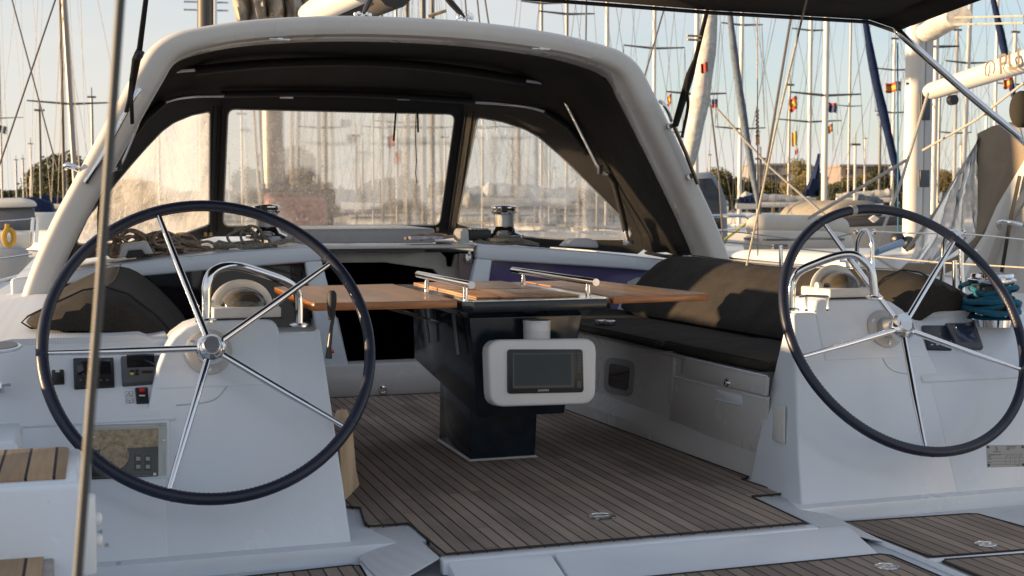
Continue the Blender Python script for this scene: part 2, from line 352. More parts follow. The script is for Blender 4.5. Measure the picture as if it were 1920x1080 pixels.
# ================================================================== sea, sky-line and ground
WZ = -1.0
def water_mat():
    m, t, p, L = nodes('sea_water'); p.inputs['Base Color'].default_value = (.02, .035, .04, 1); p.inputs['Roughness'].default_value = .08
    tc = t.nodes.new('ShaderNodeTexCoord'); n = t.nodes.new('ShaderNodeTexNoise'); n.inputs['Scale'].default_value = 1.4; n.inputs['Detail'].default_value = 6; L(tc.outputs['Object'], n.inputs['Vector'])
    b = t.nodes.new('ShaderNodeBump'); b.inputs['Strength'].default_value = .6; b.inputs['Distance'].default_value = .12; L(n.outputs[0], b.inputs['Height']); L(b.outputs[0], p.inputs['Normal']); return m
b = B(); b.add([(-3000, -3000, WZ), (3000, -3000, WZ), (3000, 3000, WZ), (-3000, 3000, WZ)], [(0, 1, 2, 3)])
struct(b.build('water', water_mat(), smooth=0))
# ================================================================== cockpit sole and mouldings (setting)
SOLE = [(-.657, -.42), (.657, -.42), (.673, -.01), (.68, .012), (.80, .012), (.825, .03), (.79, .30), (.843, .335), (.751, 2.19), (.62, 3.06),
        (-.62, 3.06), (-.751, 2.19), (-.843, .335), (-.79, .30), (-.825, .03), (-.80, .012), (-.68, .012), (-.673, -.01)]
b = B(); b.prism([(x, y, -.02) for x, y in SOLE], (0, 0, .02)); struct(b.build('cockpit_sole', TEAK, smooth=0))
# dark caulk margin round the teak
b = B(); P = [V(x, y, .0005) for x, y in SOLE]
b.tube(P, .004, 6, closed=True); tag(b.build('sole_caulk', DARKRIM), kind='structure')
# moulded base under everything
b = B(); b.prism([(-2.35, -.2, -.075), (2.35, -.2, -.075), (2.35, 3.3, -.075), (-2.35, 3.3, -.075)], (0, 0, .067)); struct(b.build('sole_moulding', GEL, bevel=.004))
# aft sill: flat lip, then a sloping riser down to the aft deck, in two hatch halves
for x0, x1, nm in ((-.665, -.318, 'a'), (-.306, .80, 'b')):
    b = B(); b.prism([(x0, -.44, -.075), (x0, -.44, -.012), (x0, -.475, -.012), (x0, -.50, -.02), (x0, -.655, -.062), (x0, -.655, -.075)], (x1-x0, 0, 0))
    struct(b.build('aft_sill', GEL, bevel=.006))
b = B(); b.box((0, -.445, -.03), (1.36, .05, .05)); struct(b.build('sill_lip', GEL, bevel=.006))
# aft deck plate, with teak panels let in 
b = B(); b.prism([(-2.4, -2.6, -.12), (2.4, -2.6, -.12), (2.4, -.05, -.12), (-2.4, -.05, -.12)], (0, 0, .055)); struct(b.build('aft_deck', GEL, bevel=.004))
def teak_panel(pts, r=.02):
    b = B(); b.prism([(x, y, -.0645) for x, y in pts], (0, 0, .0065)); o = b.build('teak_panel', TEAK2, bevel=.0)
    b = B(); b.tube([(x, y, -.0578) for x, y in pts], .004, 6, closed=True); c = b.build('panel_caulk', DARKRIM, o)
    return struct(o)
def mir(pts): return [(-x, y) for x, y in pts][::-1]
pA = [(.905, -.262), (.93, -.25), (1.44, -.285), (1.475, -.30), (1.55, -.80), (.945, -.755), (.93, -.74)]
teak_panel(pA); teak_panel(mir(pA))
pB = [(.935, -.815), (.955, -.80), (1.6, -.85), (1.75, -1.9), (.93, -1.9)]
teak_panel(pB); teak_panel(mir(pB))
teak_panel([(-.78, -.675), (.79, -.675), (.815, -.70), (.83, -1.9), (-.83, -1.9), (-.81, -.70)])
# raised drain channels between panels
b = B()
for s in (1, -1):
    b.tube([(s*.885, -.235, -.063), (s*.895, -.75, -.063), (s*.885, -1.9, -.063)], [.018, .018, .018], 8, sq=.5)
b.tube([(.90, -.785, -.063), (1.7, -.83, -.063)], .018, 8, sq=.5); b.tube([(-.90, -.785, -.063), (-1.7, -.83, -.063)], .018, 8, sq=.5)
struct(b.build('drain_ridge', GEL))
# sloping nonskid wedge by the port notch (and its mirror)
for s in (-1, 1):
    b = B(); b.prism([(s*.695, .005, -.012), (s*.68, -.43, -.012), (s*.88, -.56, -.055), (s*.90, -.22, -.05), (s*.80, .0, -.012)], (0, 0, .008))
    struct(b.build('nonskid_wedge', NONSKID, bevel=.004))
# inspection plates in the sole
def plate(x, y, z, r, label):
    T = thing('deck_plate', label, 'deck plate', (x, y, z), 'round deck plates')
    b = B(); b.lathe((x, y, z), [(r, 0), (r, .0045), (r*.86, .006), (r*.84, .003), (0, .003)], 32); b.build('rim', STEEL, T)
    b = B(); b.lathe((x, y, z+.001), [(r*.80, 0), (r*.80, .004), (r*.3, .0045), (r*.28, .003), (0, .003)], 24)
    b.box((x, y, z+.0055), (r*1.1, r*.14, .003)); b.build('cover', STEELB, T)
p = U(1128, 970, z=0); plate(p.x, p.y, .0, .052, 'round steel deck plate in the dark main teak sole aft of the table')
p = U(1848, 1022, z=-.058); plate(p.x, p.y, -.058, .038, 'round steel deck plate in the teak panel before the right helm')
p = U(1663, 1064, z=-.058); plate(p.x, p.y, -.058, .040, 'round steel deck plate in the lowest teak strip at the bottom edge')

# ================================================================== helm consoles
SL = .44
def yz(z, o=0): return -.16+(z+.06)*SL+o
NP = Vector((0, -1, SL)).normalized()
PLOW = (Vector((0, yz(.3), .3)), NP)                     # aft face plane
W0, W1 = Vector((0, .04, .42)), Vector((0, .30, .645)); NW = Vector((0, -(W1.z-W0.z), W1.y-W0.y)).normalized()
PWING = (W0, NW)
def console(s, label, dz=-.012, xs_=1.035, xi=(.80, .835, .94)):
    T = thing('helm_console', label, 'helm console', (s*1.3, .1, -.06), 'helm consoles')
    # pod (inner) : outline in x,z on the raked aft face, extruded forward
    out = [(xi[0], -.06), (xi[1], .15), (xi[2], .68), (xi[2]+.015, .70+dz), (1.40, .70+dz), (1.46, .66+dz), (1.52, .55), (1.56, .40), (1.60, -.06)]
    b = B()
    for (dep, ol) in ((.42, out),):
        pts = [(s*x, yz(z), z) for x, z in ol]
        ex = [Vector((0, .27-.09*max(0, z)-yz(z), 0)) for x, z in ol]
        b.prism(pts, ex)
    # raised binnacle shoulder
    body = b.build('pod', GEL, T, bevel=.022, seg=4)
    ol = [(xs_, .60), (xs_+.003, .715), (xs_+.02, .745), (xs_+.05, .752), (1.30, .752), (1.355, .748), (1.41, .732), (1.455, .70), (1.49, .655), (1.515, .60), (1.53, .50), (xs_, .50)]
    ol = [(x, z+(dz if z > .59 else 0)) for x, z in ol]
    b = B(); b.prism([(s*x, yz(z, .004)-.008, z) for x, z in ol], [Vector((0, .40-yz(z), 0)) for x, z in ol]); b.build('binnacle_shoulder', GEL, T, bevel=.012, seg=3)
    # lower wing face
    b = B(); ol = [(1.5, -.06), (1.5, .42), (2.42, .40), (2.42, -.06)]
    b.prism([(s*x, yz(z, -.002), z) for x, z in ol], [Vector((0, .62-yz(z), 0)) for x, z in ol]); b.build('lower_wing', GEL, T, bevel=.01, seg=3)
    # instrument wing
    b = B(); x0, x1 = s*1.46, s*2.42
    b.prism([(x0, .035, .40), (x0, .04, .42), (x0, .30, .645), (x0, .36, .655), (x0, .62, .655), (x0, .62, .40)], (x1-x0, 0, 0)); b.build('instrument_wing', GEL, T, bevel=.012, seg=3)
    # hub flange
    c = V(s*1.344, 0, .658)+NP*(-.10); hc = V(s*1.344, yz(.60), .60)
    b = B(); b.lathe(V(s*1.344, yz(.615, -.002), .615), [(.080, 0), (.080, .010), (.072, .014), (.05, .016)], 40, NP); b.build('hub_flange', mat('flange_grey', (.47, .46, .45), .4) if s < 0 else bpy.data.materials['flange_grey'], T)
    f = V(s*1.344, yz(.615, -.002), .615)+NP*.014
    b = B(); b.tube([f, V(s*1.344, 0, .658)], [.045, .034], 20)
    for k in range(3):
        a = k*2.09+.5; q = f+V(math.cos(a)*.062, -NP.z*math.sin(a)*.062*-1*0, 0)+Vector((0, SL, 1)).normalized()*math.sin(a)*.062
        b.lathe(q-NP*.004, [(.009, 0), (.009, .005), (.004, .007)], 12, NP)
    b.build('shaft', STEELB, T)
    # steering compass
    cx, cy, cz = s*(1.235 if s > 0 else 1.205), .30, .752+dz
    b = B(); b.prism([(cx-.118, cy-.115, cz), (cx+.118, cy-.115, cz), (cx+.118, cy+.11, cz), (cx-.118, cy+.11, cz)], (0, 0, .040)); cb = b.build('compass', CREAMP, T, bevel=.008, seg=3)
    b = B(); b.prism([(cx-.122, cy-.12, cz-.002), (cx+.122, cy-.12, cz-.002), (cx+.122, cy+.115, cz-.002), (cx-.122, cy+.115, cz-.002)], (0, 0, .006)); b.build('gasket', DARKRIM, cb, bevel=.002)
    b = B(); b.sphere((cx, cy-.01, cz+.036), .082, 28, 16, (1, .95, .84)); b.build('glass_dome', SMOKE, cb)
    b = B(); b.lathe((cx, cy-.01, cz+.04), [(.06, 0), (.062, .004), (.045, .012), (.02, .016), (.0, .016)], 24); b.build('compass_card', BLACKP, cb)
    pth = [V(cx+.090*math.cos(t), cy+.045, cz+.036+.074*math.sin(t)) for t in [PI*k/20 for k in range(21)]]
    b = B(); b.tube(pth, .0095, 10, sq=2.2); b.build('compass_hood', CREAMP, cb)
    for e in (-1, 1):
        b = B(); b.lathe((cx+e*.112, cy-.02, cz+.045), [(.018, -.008), (.018, .008)], 16, (1, 0, 0)); b.build('pivot', CREAMP, cb)
    return T
TL = console(-1, 'left white helm console with two dark displays and a covered engine panel', -.030, 1.095, (.905, .918, .955))
TR = console(1, 'right white helm console with a screwed data plate and plotter screens')

def face_plate(px, pl, th, name, m, parent, bev=.003, lift=0.0):
    n = pl[1]; pts = [U(x, y, pl=pl)+n*lift for x, y in px]
    b = B(); b.prism([p-n*.004 for p in pts], n*(th+.004)); return b.build(name, m, parent, bevel=bev, seg=2)
def rpx(x0, y0, x1, y1, sk=0): return [(x0, y1), (x1, y1+sk), (x1, y0+sk), (x0, y0)]
# ---- left instruments
face_plate([(97, 722), (121, 721), (120, 695), (97, 696)], PWING, .008, 'rocker_switch', BLACKP, TL)
face_plate([(104, 701), (112, 701), (112, 696.5), (104, 696.5)], PWING, .0095, 'switch_lamp', CREAMP, TL, .0005)
d = face_plate([(139, 731), (215, 727), (213, 674), (137, 675)], PWING, .012, 'multifunction_display', BLACKP, TL, .004)
face_plate([(145, 708), (208, 705), (207, 679), (144, 680)], PWING, .0128, 'screen', SCREEN, d, .0005)
for k in range(5):
    x = 149+k*12.5; face_plate([(x, 719), (x+5, 719), (x+5, 716), (x, 716)], PWING, .0132, 'key', GREYP, d, .0)
d = face_plate([(229, 726), (303, 720), (300, 672), (226, 674)], PWING, .020, 'autopilot_display', GREYP, TL, .006)
face_plate([(238, 697), (290, 695), (289, 671), (237, 673)], PWING, .0206, 'screen', SCREEN, d, .0005)
for (x, y, w_) in ((244, 703, 7), (254, 702, 6), (244, 708, 6), (254, 708, 6), (266, 704, 20)):
    face_plate([(x, y+3), (x+w_, y+2.5), (x+w_, y-1.5), (x, y-1)], PWING, .0225, 'key', BLACKP if y != 708 or x != 244 else mat('amber_key', (.5, .38, .12), .5), d, .0)
d = face_plate([(256, 758), (279, 757), (277, 729), (253, 730)], PWING, .010, 'stop_switch', BLACKP, TL, .003)
face_plate([(261, 739), (271, 739), (271, 733), (261, 733)], PWING, .015, 'stop_button', RED, d, .001)
face_plate([(261, 747), (272, 747), (272, 745), (261, 745)], PWING, .0125, 'switch_mark', CREAMP, d, 0)
# warning pictograms beside the stop switch
INK = mat('print_ink', (.05, .05, .06), .6); INKL = mat('pale_print', (.45, .47, .5), .6)
def outline(px, pl, r, name, m, parent, closed=True, lift=.001):
    b = B(); b.tube([U(x, y, pl=pl)+pl[1]*lift for x, y in px], r, 5, closed=closed); return b.build(name, m, parent)
outline([(235, 745), (248.5, 744), (248, 734), (234.5, 735)], PWING, .0005, 'pictogram_frame', INK, TL)
outline([(237, 743), (247, 742.4), (241.8, 736)], PWING, .0009, 'warning_triangle', INK, TL)
outline([(241.8, 738.5), (241.9, 741.3)], PWING, .0006, 'warning_mark', INK, TL, False)
outline([(236, 756.5), (251, 756), (250.5, 747.5), (235.5, 748)], PWING, .0005, 'pictogram_frame', INK, TL)
outline([(238, 754), (243, 755), (249, 753.5), (248.8, 749.5), (243, 751), (237.6, 750)], PWING, .0007, 'open_book', INK, TL)
outline([(243, 755), (243, 751)], PWING, .0006, 'book_spine', INK, TL, False)
# engine panel recessed behind a clear cover
pf = face_plate([(150, 902), (318, 897), (318, 786), (312, 781), (158, 787), (150, 794)], PLOW, .006, 'engine_panel_frame', GEL, TL, .006)
eb = face_plate([(172, 900), (297, 894), (297, 804), (171, 808)], PLOW, .0075, 'engine_panel', BLACKP, TL, .002)
TAN = mat('weathered_cover', (.62, .46, .29), .55, var=.5, vscale=60, detail=6)
face_plate([(168, 846), (297, 838), (297, 804), (168, 808)], PLOW, .0095, 'sun_shade', TAN, TL, .001)
for (x, y) in ((303, 796), (307, 826), (290, 890), (176, 820)):
    q = U(x, y, pl=PLOW); b = B(); b.lathe(q+NP*.007, [(.006, 0), (.005, .004), (0, .005)], 12, NP); b.build('screw', STEELB, TL)
q = U(214, 856, pl=PLOW)+NP*.0075
b = B(); b.lathe(q, [(.046, 0), (.046, .004), (.041, .006), (.039, .003), (0, .003)], 36, NP); b.build('tachometer', TAN, TL)
outline([(203, 867), (216, 857)], PLOW, .0012, 'gauge_needle', CREAMP, TL, False, .014)
for x in (259, 277):
    for y in (862, 877):
        k_ = face_plate([(x-7, y+6), (x+6, y+5.5), (x+6, y-7), (x-7, y-6.5)], PLOW, .011, 'panel_button', BLACKP, TL, .001)
        face_plate([(x-4, y+3), (x+4, y+3), (x+4, y-4), (x-4, y-4)], PLOW, .0125, 'button_lens', mat('lens', (.42, .47, .40), .3) if (x, y) == (259, 862) else bpy.data.materials['lens'], k_, 0)
face_plate([(171, 898), (312, 893), (312, 797), (168, 801)], PLOW, .0145, 'clear_cover', vinyl('cover_acrylic', .0, scale=8, blur=0), TL, .0, .0135).name = 'clear_cover'
# ---- right instruments
d = face_plate([(1738, 657), (1784, 658), (1775, 613), (1727, 613)], PWING, .012, 'multifunction_display', mat('blue_black', (.012, .018, .032), .2), TR, .004)
for k in range(4):
    x = 1743+k*10; face_plate([(x, 651), (x+5, 651), (x+4, 649), (x, 649)], PWING, .0135, 'key', INKL, d, 0)
d = face_plate([(1793, 657), (1841, 657), (1825, 610), (1769, 611)], PWING, .020, 'plotter', GREYP, TR, .005)
face_plate([(1796, 647), (1832, 648), (1820, 614), (1779, 614)], PWING, .0208, 'screen', mat('blue_screen', (.03, .04, .075), .08), d, .0005)
# data plate
PLT = mat('plate_metal', (.30, .31, .31), .45, .3)
d = face_plate([(1850, 877), (1921, 875), (1920, 834), (1848, 835)], PLOW, .002, 'data_plate', PLT, TR, .0)
def ex(px, py, lift=.0022): return U(px, py, pl=PLOW)+NP*lift
XD = ex(1900, 850)-ex(1860, 851.2); YD = Vector((0, SL, 1))
text('S', 'plate_emblem', INK, d, ex(1868, 841.5), XD, YD, .022, .0006)
text('BENETEAU', 'plate_name', INK, d, ex(1869, 847.5), XD, YD, .007, .0003)
for k, (x, y, s_) in enumerate(((1886, 838, 'CHANTIERS BENETEAU'), (1886, 840.6, 'ST HILAIRE DE RIEZ'), (1886, 843, 'FRANCE'))):
    text(s_, 'plate_line', INK, d, ex(x, y), XD, YD, .0048, .0003, 'LEFT')
for k, (x, y, s_) in enumerate(((1852, 853.5, 'CATEGORIE / CATEGORY'), (1852, 856.5, 'MAXI'), (1852, 861, 'UNITS'), (1852, 868, 'MAX  +  '))):
    text(s_, 'plate_line', INK, d, ex(x, y), XD, YD, .0055, .0003, 'LEFT')
for k, c in enumerate('ABCD'): text(c, 'plate_letter', INK, d, ex(1889+k*8.5, 855), XD, YD, .008, .0003)
text('C E', 'plate_mark', INK, d, ex(1908, 873), XD, YD, .010, .0003)
for y in (852, 859, 865.5, 871): outline([(1851, y+.4), (1920, y-.6)], PLOW, .0004, 'plate_rule', INK, d, False, .0022)
for x in (1885, 1893.5, 1902, 1911): outline([(x, 852), (x+.4, 871)], PLOW, .0004, 'plate_rule', INK, d, False, .0022)
for (x, y) in ((1852, 838.5), (1917, 838), (1853.5, 872.5), (1918, 871.5)):
    b = B(); b.lathe(ex(x, y, .001), [(.0065, 0), (.0055, .003), (0, .004)], 12, NP); b.build('screw', INK, d)
# access cover on the inner cheek of the right console
def cheek(y, z): # x of inner cheek
    return .80+(z+.06)*.175
b = B(); b.prism([(cheek(0, .19)-.004, .135, .19), (cheek(0, .19)-.004, .04, .19), (cheek(0, .33)-.004, .08, .33), (cheek(0, .33)-.004, .165, .33)], (-.008, 0, 0)); b.build('cheek_cover', CREAMP, TR, bevel=.004)
SEAMM = mat('mould_seam', (.42, .45, .48), .4)
for Tq, pts_ in ((TR, [(1652, 585), (1649, 640), (1655, 672), (1672, 694), (1705, 702)]), (TL, [(437, 670), (436, 700), (424, 726), (404, 748), (375, 756), (330, 760)])):
    b = B(); b.tube(smoothpath([U(x, y, pl=PLOW)+NP*.0005 for x, y in pts_], 5), .0022, 6); b.build('mould_seam', SEAMM, Tq)
# small chromed bar stand on the right console
T = thing('bar_handle', 'small steel bar on two short posts on the right console shoulder', 'handle', (.97, .2, .70))
q0, q1 = U(1512, 583, z=.70), U(1552, 583, z=.70)
b = B()
for q in (q0, q1): b.lathe(q, [(.010, 0), (.006, .004), (.005, .01), (.005, .058)], 12)
b.build('post', STEEL, T)
b = B(); b.tube([q0+V(-.03, 0, .058), q0+V(0, 0, .060), q1+V(.0, 0, .058), q1+V(.005, 0, .05)], [.008, .010, .008, .006], 10, sq=.6); b.build('bar', STEEL, T)

# grab rails round the pods
def rail(pts, r, label, s):
    T = thing('grab_rail', label, 'grab rail', pts[0], 'helm grab rails')
    b = B(); b.tube(smoothpath(pts, 8), r, 16); b.build('tube', STEEL, T)
    b = B()
    for q in (pts[0], pts[-1]): b.lathe(q, [(.036, 0), (.036, .006), (.028, .012), (.02, .013)], 24)
    b.build('foot', STEEL, T)
    return T
yl = .42
def RL(px, py, y): return U(px, py, y=y)
a0 = U(387, 603, z=.722); a1 = U(561, 612, z=.672)
def lerpy(px): return a0.y+(a1.y-a0.y)*(px-387)/(561-387)
rail([a0, RL(387, 570, a0.y), RL(388, 535, a0.y), RL(397, 512, lerpy(397)), RL(420, 500, lerpy(420)), RL(450, 500, lerpy(450)), RL(500, 515, lerpy(500)),
      RL(535, 528, lerpy(535)), RL(553, 542, lerpy(553)), RL(560, 562, a1.y), a1], .0165, 'bent steel grab rail arching over the left compass', -1)
a0 = U(1483, 582, z=.70); a1 = U(1640, 560, z=.752)
def lerpy(px): return a0.y+(a1.y-a0.y)*(px-1483)/(157)
rail([a0, RL(1484, 545, a0.y), RL(1487, 525, a0.y), RL(1500, 508, lerpy(1500)), RL(1530, 494, lerpy(1530)), RL(1570, 480, lerpy(1570)), RL(1600, 478, lerpy(1600)),
      RL(1620, 490, lerpy(1620)), RL(1634, 510, lerpy(1634)), a1], .0165, 'bent steel grab rail arching over the right compass', 1)

# ================================================================== steering wheels
NF = Vector((0, math.cos(.518), -math.sin(.518))); UT = Vector((0, math.sin(.518), math.cos(.518))); XT = Vector((1, 0, 0))
def wheel(c, angs, label, tape=None):
    T = thing('steering_wheel', label, 'steering wheel', c, 'steering wheels')
    c = Vector(c); Rr = .530; r = .0195
    ring = lambda a, R_: c+(XT*math.cos(a)+UT*math.sin(a))*R_
    b = B(); b.tube([ring(2*PI*k/96, Rr) for k in range(96)], r, 14, closed=True); b.build('rim', NAVY, T)
    b = B()                                     # stitching on the inner side
    for k in range(220):
        a = 2*PI*k/220; p = ring(a, Rr-r*.93)-NF*.006; q = ring(a+.016, Rr-r*.93)-NF*.009
        b.tube([p, q], .0011, 4)
    b.build('stitching', THREAD, T)
    for k in range(5):
        a = math.radians(angs[0])+0.05+k*2*PI/5
        b = B(); b.tube([ring(a+dd, Rr) for dd in (-.006, 0, .006)], r+.0006, 14); b.build('seam', THREAD, T)
    for a in angs:
        a = math.radians(a); b = B(); b.tube([ring(a, .035)+NF*.025, ring(a, Rr*.55)+NF*.016, ring(a, Rr-.012)], [.0125, .0125, .0085], 14); b.build('spoke', STEEL, T)
    hc = c+NF*.035
    b = B(); b.lathe(hc, [(.046, -.02), (.052, -.005), (.052, .012), (.046, .024), (.036, .034), (.034, .036)], 36, -NF); hb = b.build('hub', STEEL, T)
    b = B(); b.lathe(hc-NF*.034, [(.032, 0), (.032, .005), (.027, .010), (.025, .008), (0, .008)], 30, -NF); b.build('hub_cap', STEELB, hb)
    if tape is not None:
        a = math.radians(tape); b = B(); b.tube([ring(a+dd, Rr) for dd in (-.022, 0, .022)], r+.0015, 14); b.build('tape_band', TAPE, T)
    return T
wheel((-1.344, 0, .655), [107, 35, 323, 252, 181], 'navy leather steering wheel in front of the left console, nearest the camera')
wheel((1.350, 0, .643), [117, 46, 336, 261, 193], 'navy leather steering wheel with grey tape band on its top right side of the cockpit', 99)

# throttle lever
T = thing('throttle_lever', 'black engine throttle lever on the inner side of the left console', 'throttle lever', (-.93, .05, .55))
y_ = .02
b = B(); b.tube([U(616, 672, y=y_), U(617, 650, y=y_), U(621, 615, y=y_), U(624, 598, y=y_), U(625, 585, y=y_)], [.018, .012, .009, .009, .012], 12, sq=.7)
b.build('arm', BLACKP, T)
b = B(); b.tube([U(620, 600, y=y_), U(621, 585, y=y_), U(622, 565, y=y_), U(622, 550, y=y_), U(622, 545, y=y_)], [.010, .016, .021, .020, .012], 14, sq=.8); b.build('grip', DARKRIM, T)
b = B(); b.tube([U(614, 660, y=y_), U(626, 659, y=y_)], .006, 8); b.build('neutral_button', RED, T)
# wooden winch-handle knob and folded plywood board by the left console
b = B(); p = U(641, 778, y=-.03); b.lathe(p-V(0, 0, .02), [(.016, -.01), (.022, .0), (.024, .02), (.018, .036), (0, .042)], 18)
tag(b.build('winch_handle_grip', WOOD), 'small round brown wooden knob behind the left wheel rim', 'knob')
pts = [(636, 812), (662, 808), (668, 880), (674, 910), (648, 938), (640, 900)]
b = B(); b.prism([U(x, y, y=.02) for x, y in pts], (0, .03, 0)); tag(b.build('wooden_board', WOOD, bevel=.003), 'pale upright wooden board against the inner side of the left console', 'board')

# ================================================================== cockpit table
TZ = .735
T = thing('cockpit_table', 'dark pedestal table with orange teak leaves open in the middle of the cockpit', 'table', (0, 1.1, 0))
tp = [(-.31, .60), (-.27, .56), (.30, .56), (.335, .60), (.335, 1.80), (-.31, 1.80)]
b = B(); b.prism([(x, y, TZ-.045) for x, y in tp], (0, 0, .042)); top = b.build('table_top', BLUEBLK, T, bevel=.003)
b = B(); b.prism([(x*.985, .585 if y < .59 else (.61 if y < .7 else y-.02), TZ-.004) for x, y in tp], (0, 0, .0035)); b.build('steel_trim', STEEL, top)
b = B(); b.prism([(-.215, .70, TZ), (.235, .70, TZ), (.235, 1.78, TZ), (-.215, 1.78, TZ)], (0, 0, .007)); b.build('teak_lid', VARN, top, bevel=.002)
b = B(); b.box((.01, 1.19, TZ+.0075), (.45, .003, .0012)); b.box((-.1, 1.19, TZ+.008), (.05, .012, .002)); b.box((.12, 1.19, TZ+.008), (.05, .012, .002)); b.build('lid_hinge', INK, top)
for leaf in ([(-.905, .655), (-.895, .635), (-.325, .61), (-.325, 1.76), (-.87, 1.72), (-.905, 1.68)], [(.35, .61), (.815, .665), (.82, .69), (.72, 1.74), (.35, 1.78)]):
    b = B(); b.prism([(x, y, TZ-.028) for x, y in leaf], (0, 0, .030)); lf = b.build('table_leaf', VARNE, T, bevel=.003)
    cx_ = sum(p[0] for p in leaf)/len(leaf); cy_ = sum(p[1] for p in leaf)/len(leaf)
    b = B(); b.prism([(cx_+(x-cx_)*.992, cy_+(y-cy_)*.996, TZ+.0012) for x, y in leaf], (0, 0, .0022)); b.build('leaf_top', VARN, lf)
for x, ya, yb in ((-.262, .62, 1.50), (.285, .64, 1.74)):
    b = B(); zz = TZ+.062; b.tube([(x, ya, zz), (x, yb, zz)], .0155, 18); hr = b.build('fiddle_rail', STEEL, T, smooth=50)
    for y in (ya+.09, yb-.16):
        b = B(); b.lathe((x, y, TZ-.002), [(.011, 0), (.011, .055)], 14); b.build('rail_post', STEEL, hr)
# tapered pedestal
def ring4(x0, x1, y0, y1, z): return [(x0, y0, z), (x1, y0, z), (x1, y1, z), (x0, y1, z)]
b = B(); b.hexa(ring4(-.255, .275, .72, 1.72, .655)+ring4(-.27, .29, .64, 1.76, .692)); b.build('under_frame', BLUEBLK, T, bevel=.004)
b = B(); b.hexa([(-.18, .80, .225), (.205, .80, .225), (.235, 1.75, .37), (-.22, 1.75, .37)]+ring4(-.24, .26, .73, 1.70, .655)); b.build('pedestal', BLUEBLK, T, bevel=.006)
b = B(); b.hexa(ring4(-.150, .150, 1.02, 1.55, .0)+ring4(-.158, .158, 1.0, 1.50, .32)); b.build('foot', BLUEBLK, T, bevel=.006)
b = B(); b.hexa(ring4(-.16, .16, 1.008, 1.56, .0)+ring4(-.152, .152, 1.018, 1.552, .007)); b.build('sealant', CREAMP, T)
# leaf supports, folded brackets
for y in (.86, 1.35):
    b = B(); b.tube([(-.60, y+.02, TZ-.035), (-.55, y+.02, TZ-.045), (-.30, y, .62)], .012, 8, sq=.35); b.build('leaf_bracket', STEELB, T)
    b = B(); b.tube([(-.27, y, .66), (-.25, y, .49)], .014, 8, sq=.5); b.build('bracket_rail', STEELB, T)
# plotter pod on the table
PZ = Vector((0, -1, .10)).normalized(); PC = (V(0, .555, .44), PZ)
T = thing('chart_plotter', 'white chart plotter housing with grey screen on the table pedestal', 'chart plotter', (0, .6, .3))
def pxpoly(px, n, pl, lift=0): return [U(x, y, pl=pl)+n*lift for x, y in px]
def rounded(px, r, k=4):
    out = []; N = len(px)
    for i in range(N):
        p = Vector((*px[i], 0)); a = Vector((*px[i-1], 0)); c = Vector((*px[(i+1) % N], 0))
        u = (a-p).normalized()*r; w_ = (c-p).normalized()*r
        for j in range(k+1):
            t = j/k; q = (p+u)*(1-t)**2+p*2*t*(1-t)+(p+w_)*t*t; out.append((q.x, q.y))
    return out
hp = rounded([(917, 763), (1114, 757), (1116, 634), (912, 637)], 26)
b = B(); b.prism(pxpoly(hp, PZ, PC, -.075), PZ*.095); b.build('housing', WHITEP, T, bevel=.012, seg=3)
hp = rounded([(948, 738), (1090, 735), (1088, 655), (948, 655)], 6)
b = B(); b.prism(pxpoly(hp, PZ, PC, .012), PZ*.018); sx_ = b.build('display', BLACKP, T, bevel=.003)
b = B(); b.prism(pxpoly([(957, 728), (1072, 726), (1071, 662), (957, 662)], PZ, PC, .028), PZ*.0026); b.build('screen', SCREEN, sx_)
b = B(); b.prism(pxpoly([(960, 723), (1066, 721), (1065, 664), (960, 665)], PZ, PC, .0295), PZ*.0015); b.build('lcd', LCD, sx_)
for k in range(7):
    y = 661+k*5.6; b = B(); b.prism(pxpoly([(1077, y+4), (1084, y+4), (1084, y), (1077, y)], PZ, PC, .0295), PZ*.0025); b.build('key', GREYP, sx_, bevel=.0008, seg=1)
b = B(); b.prism(pxpoly([(1077, 727), (1085, 727), (1085, 714), (1077, 714)], PZ, PC, .0295), PZ*.0015); b.build('card_slot', GREYP, sx_, bevel=.0008, seg=1)
xd = U(1060, 731, pl=PC)-U(980, 732, pl=PC)
text('GARMIN', 'maker_name', mat('white_print', (.7, .7, .7), .5), sx_, U(1014, 731.5, pl=PC)+PZ*.031, xd, (0, .1, 1), .0125, .0004)
b = B(); c = V(.03, .66, 0); b.lathe(c, [(.056, .545), (.056, .60), (.058, .603), (.058, .606), (.056, .609), (.058, .645)], 36); b.build('swivel_neck', WHITEP, T)

# ================================================================== benches
def face(s, x0, x1, y0, y1, z0, z1, name, m, parent, proud=.004, bev=.003): pass
def bench(s, label):
    T = thing('cockpit_bench', label, 'bench', (s*1.0, 1.5, 0), 'cockpit benches')
    def bx_(y): return s*(.843+( .751-.843)*(y-.335)/(2.19-.335)) if y < 2.3 else s*(.751-(y-2.19)*.15)
    def tx(y): return s*(.835-.012*(y-.3)) if y < 2.2 else s*(.812-(y-2.2)*.10)
    ys = [.30, 1.0, 1.7, 2.2, 2.7, 3.08]
    rows = [[V(bx_(y), y, -.01), V(bx_(y)+s*.006, y, .06), V(tx(y)+s*.033, y, .12), V(tx(y)+s*.02, y, .36), V(tx(y)+s*.012, y, .415), V(tx(y), y, .425), V(tx(y)+s*.01, y, .437), V(s*2.1, y, .44), V(s*2.1, y, -.01)] for y in ys]
    b = B(); b.grid(rows); b.f.append(tuple(range(9))[::-1]); n = len(rows)*9; b.f.append(tuple(range(n-9, n))); b.build('bench_moulding', GREYGEL, T, smooth=30)
    return T
BL = bench(-1, 'left grey moulded cockpit bench partly hidden behind the left console')
BR = bench(1, 'right grey moulded cockpit bench with drop-down locker and small window')
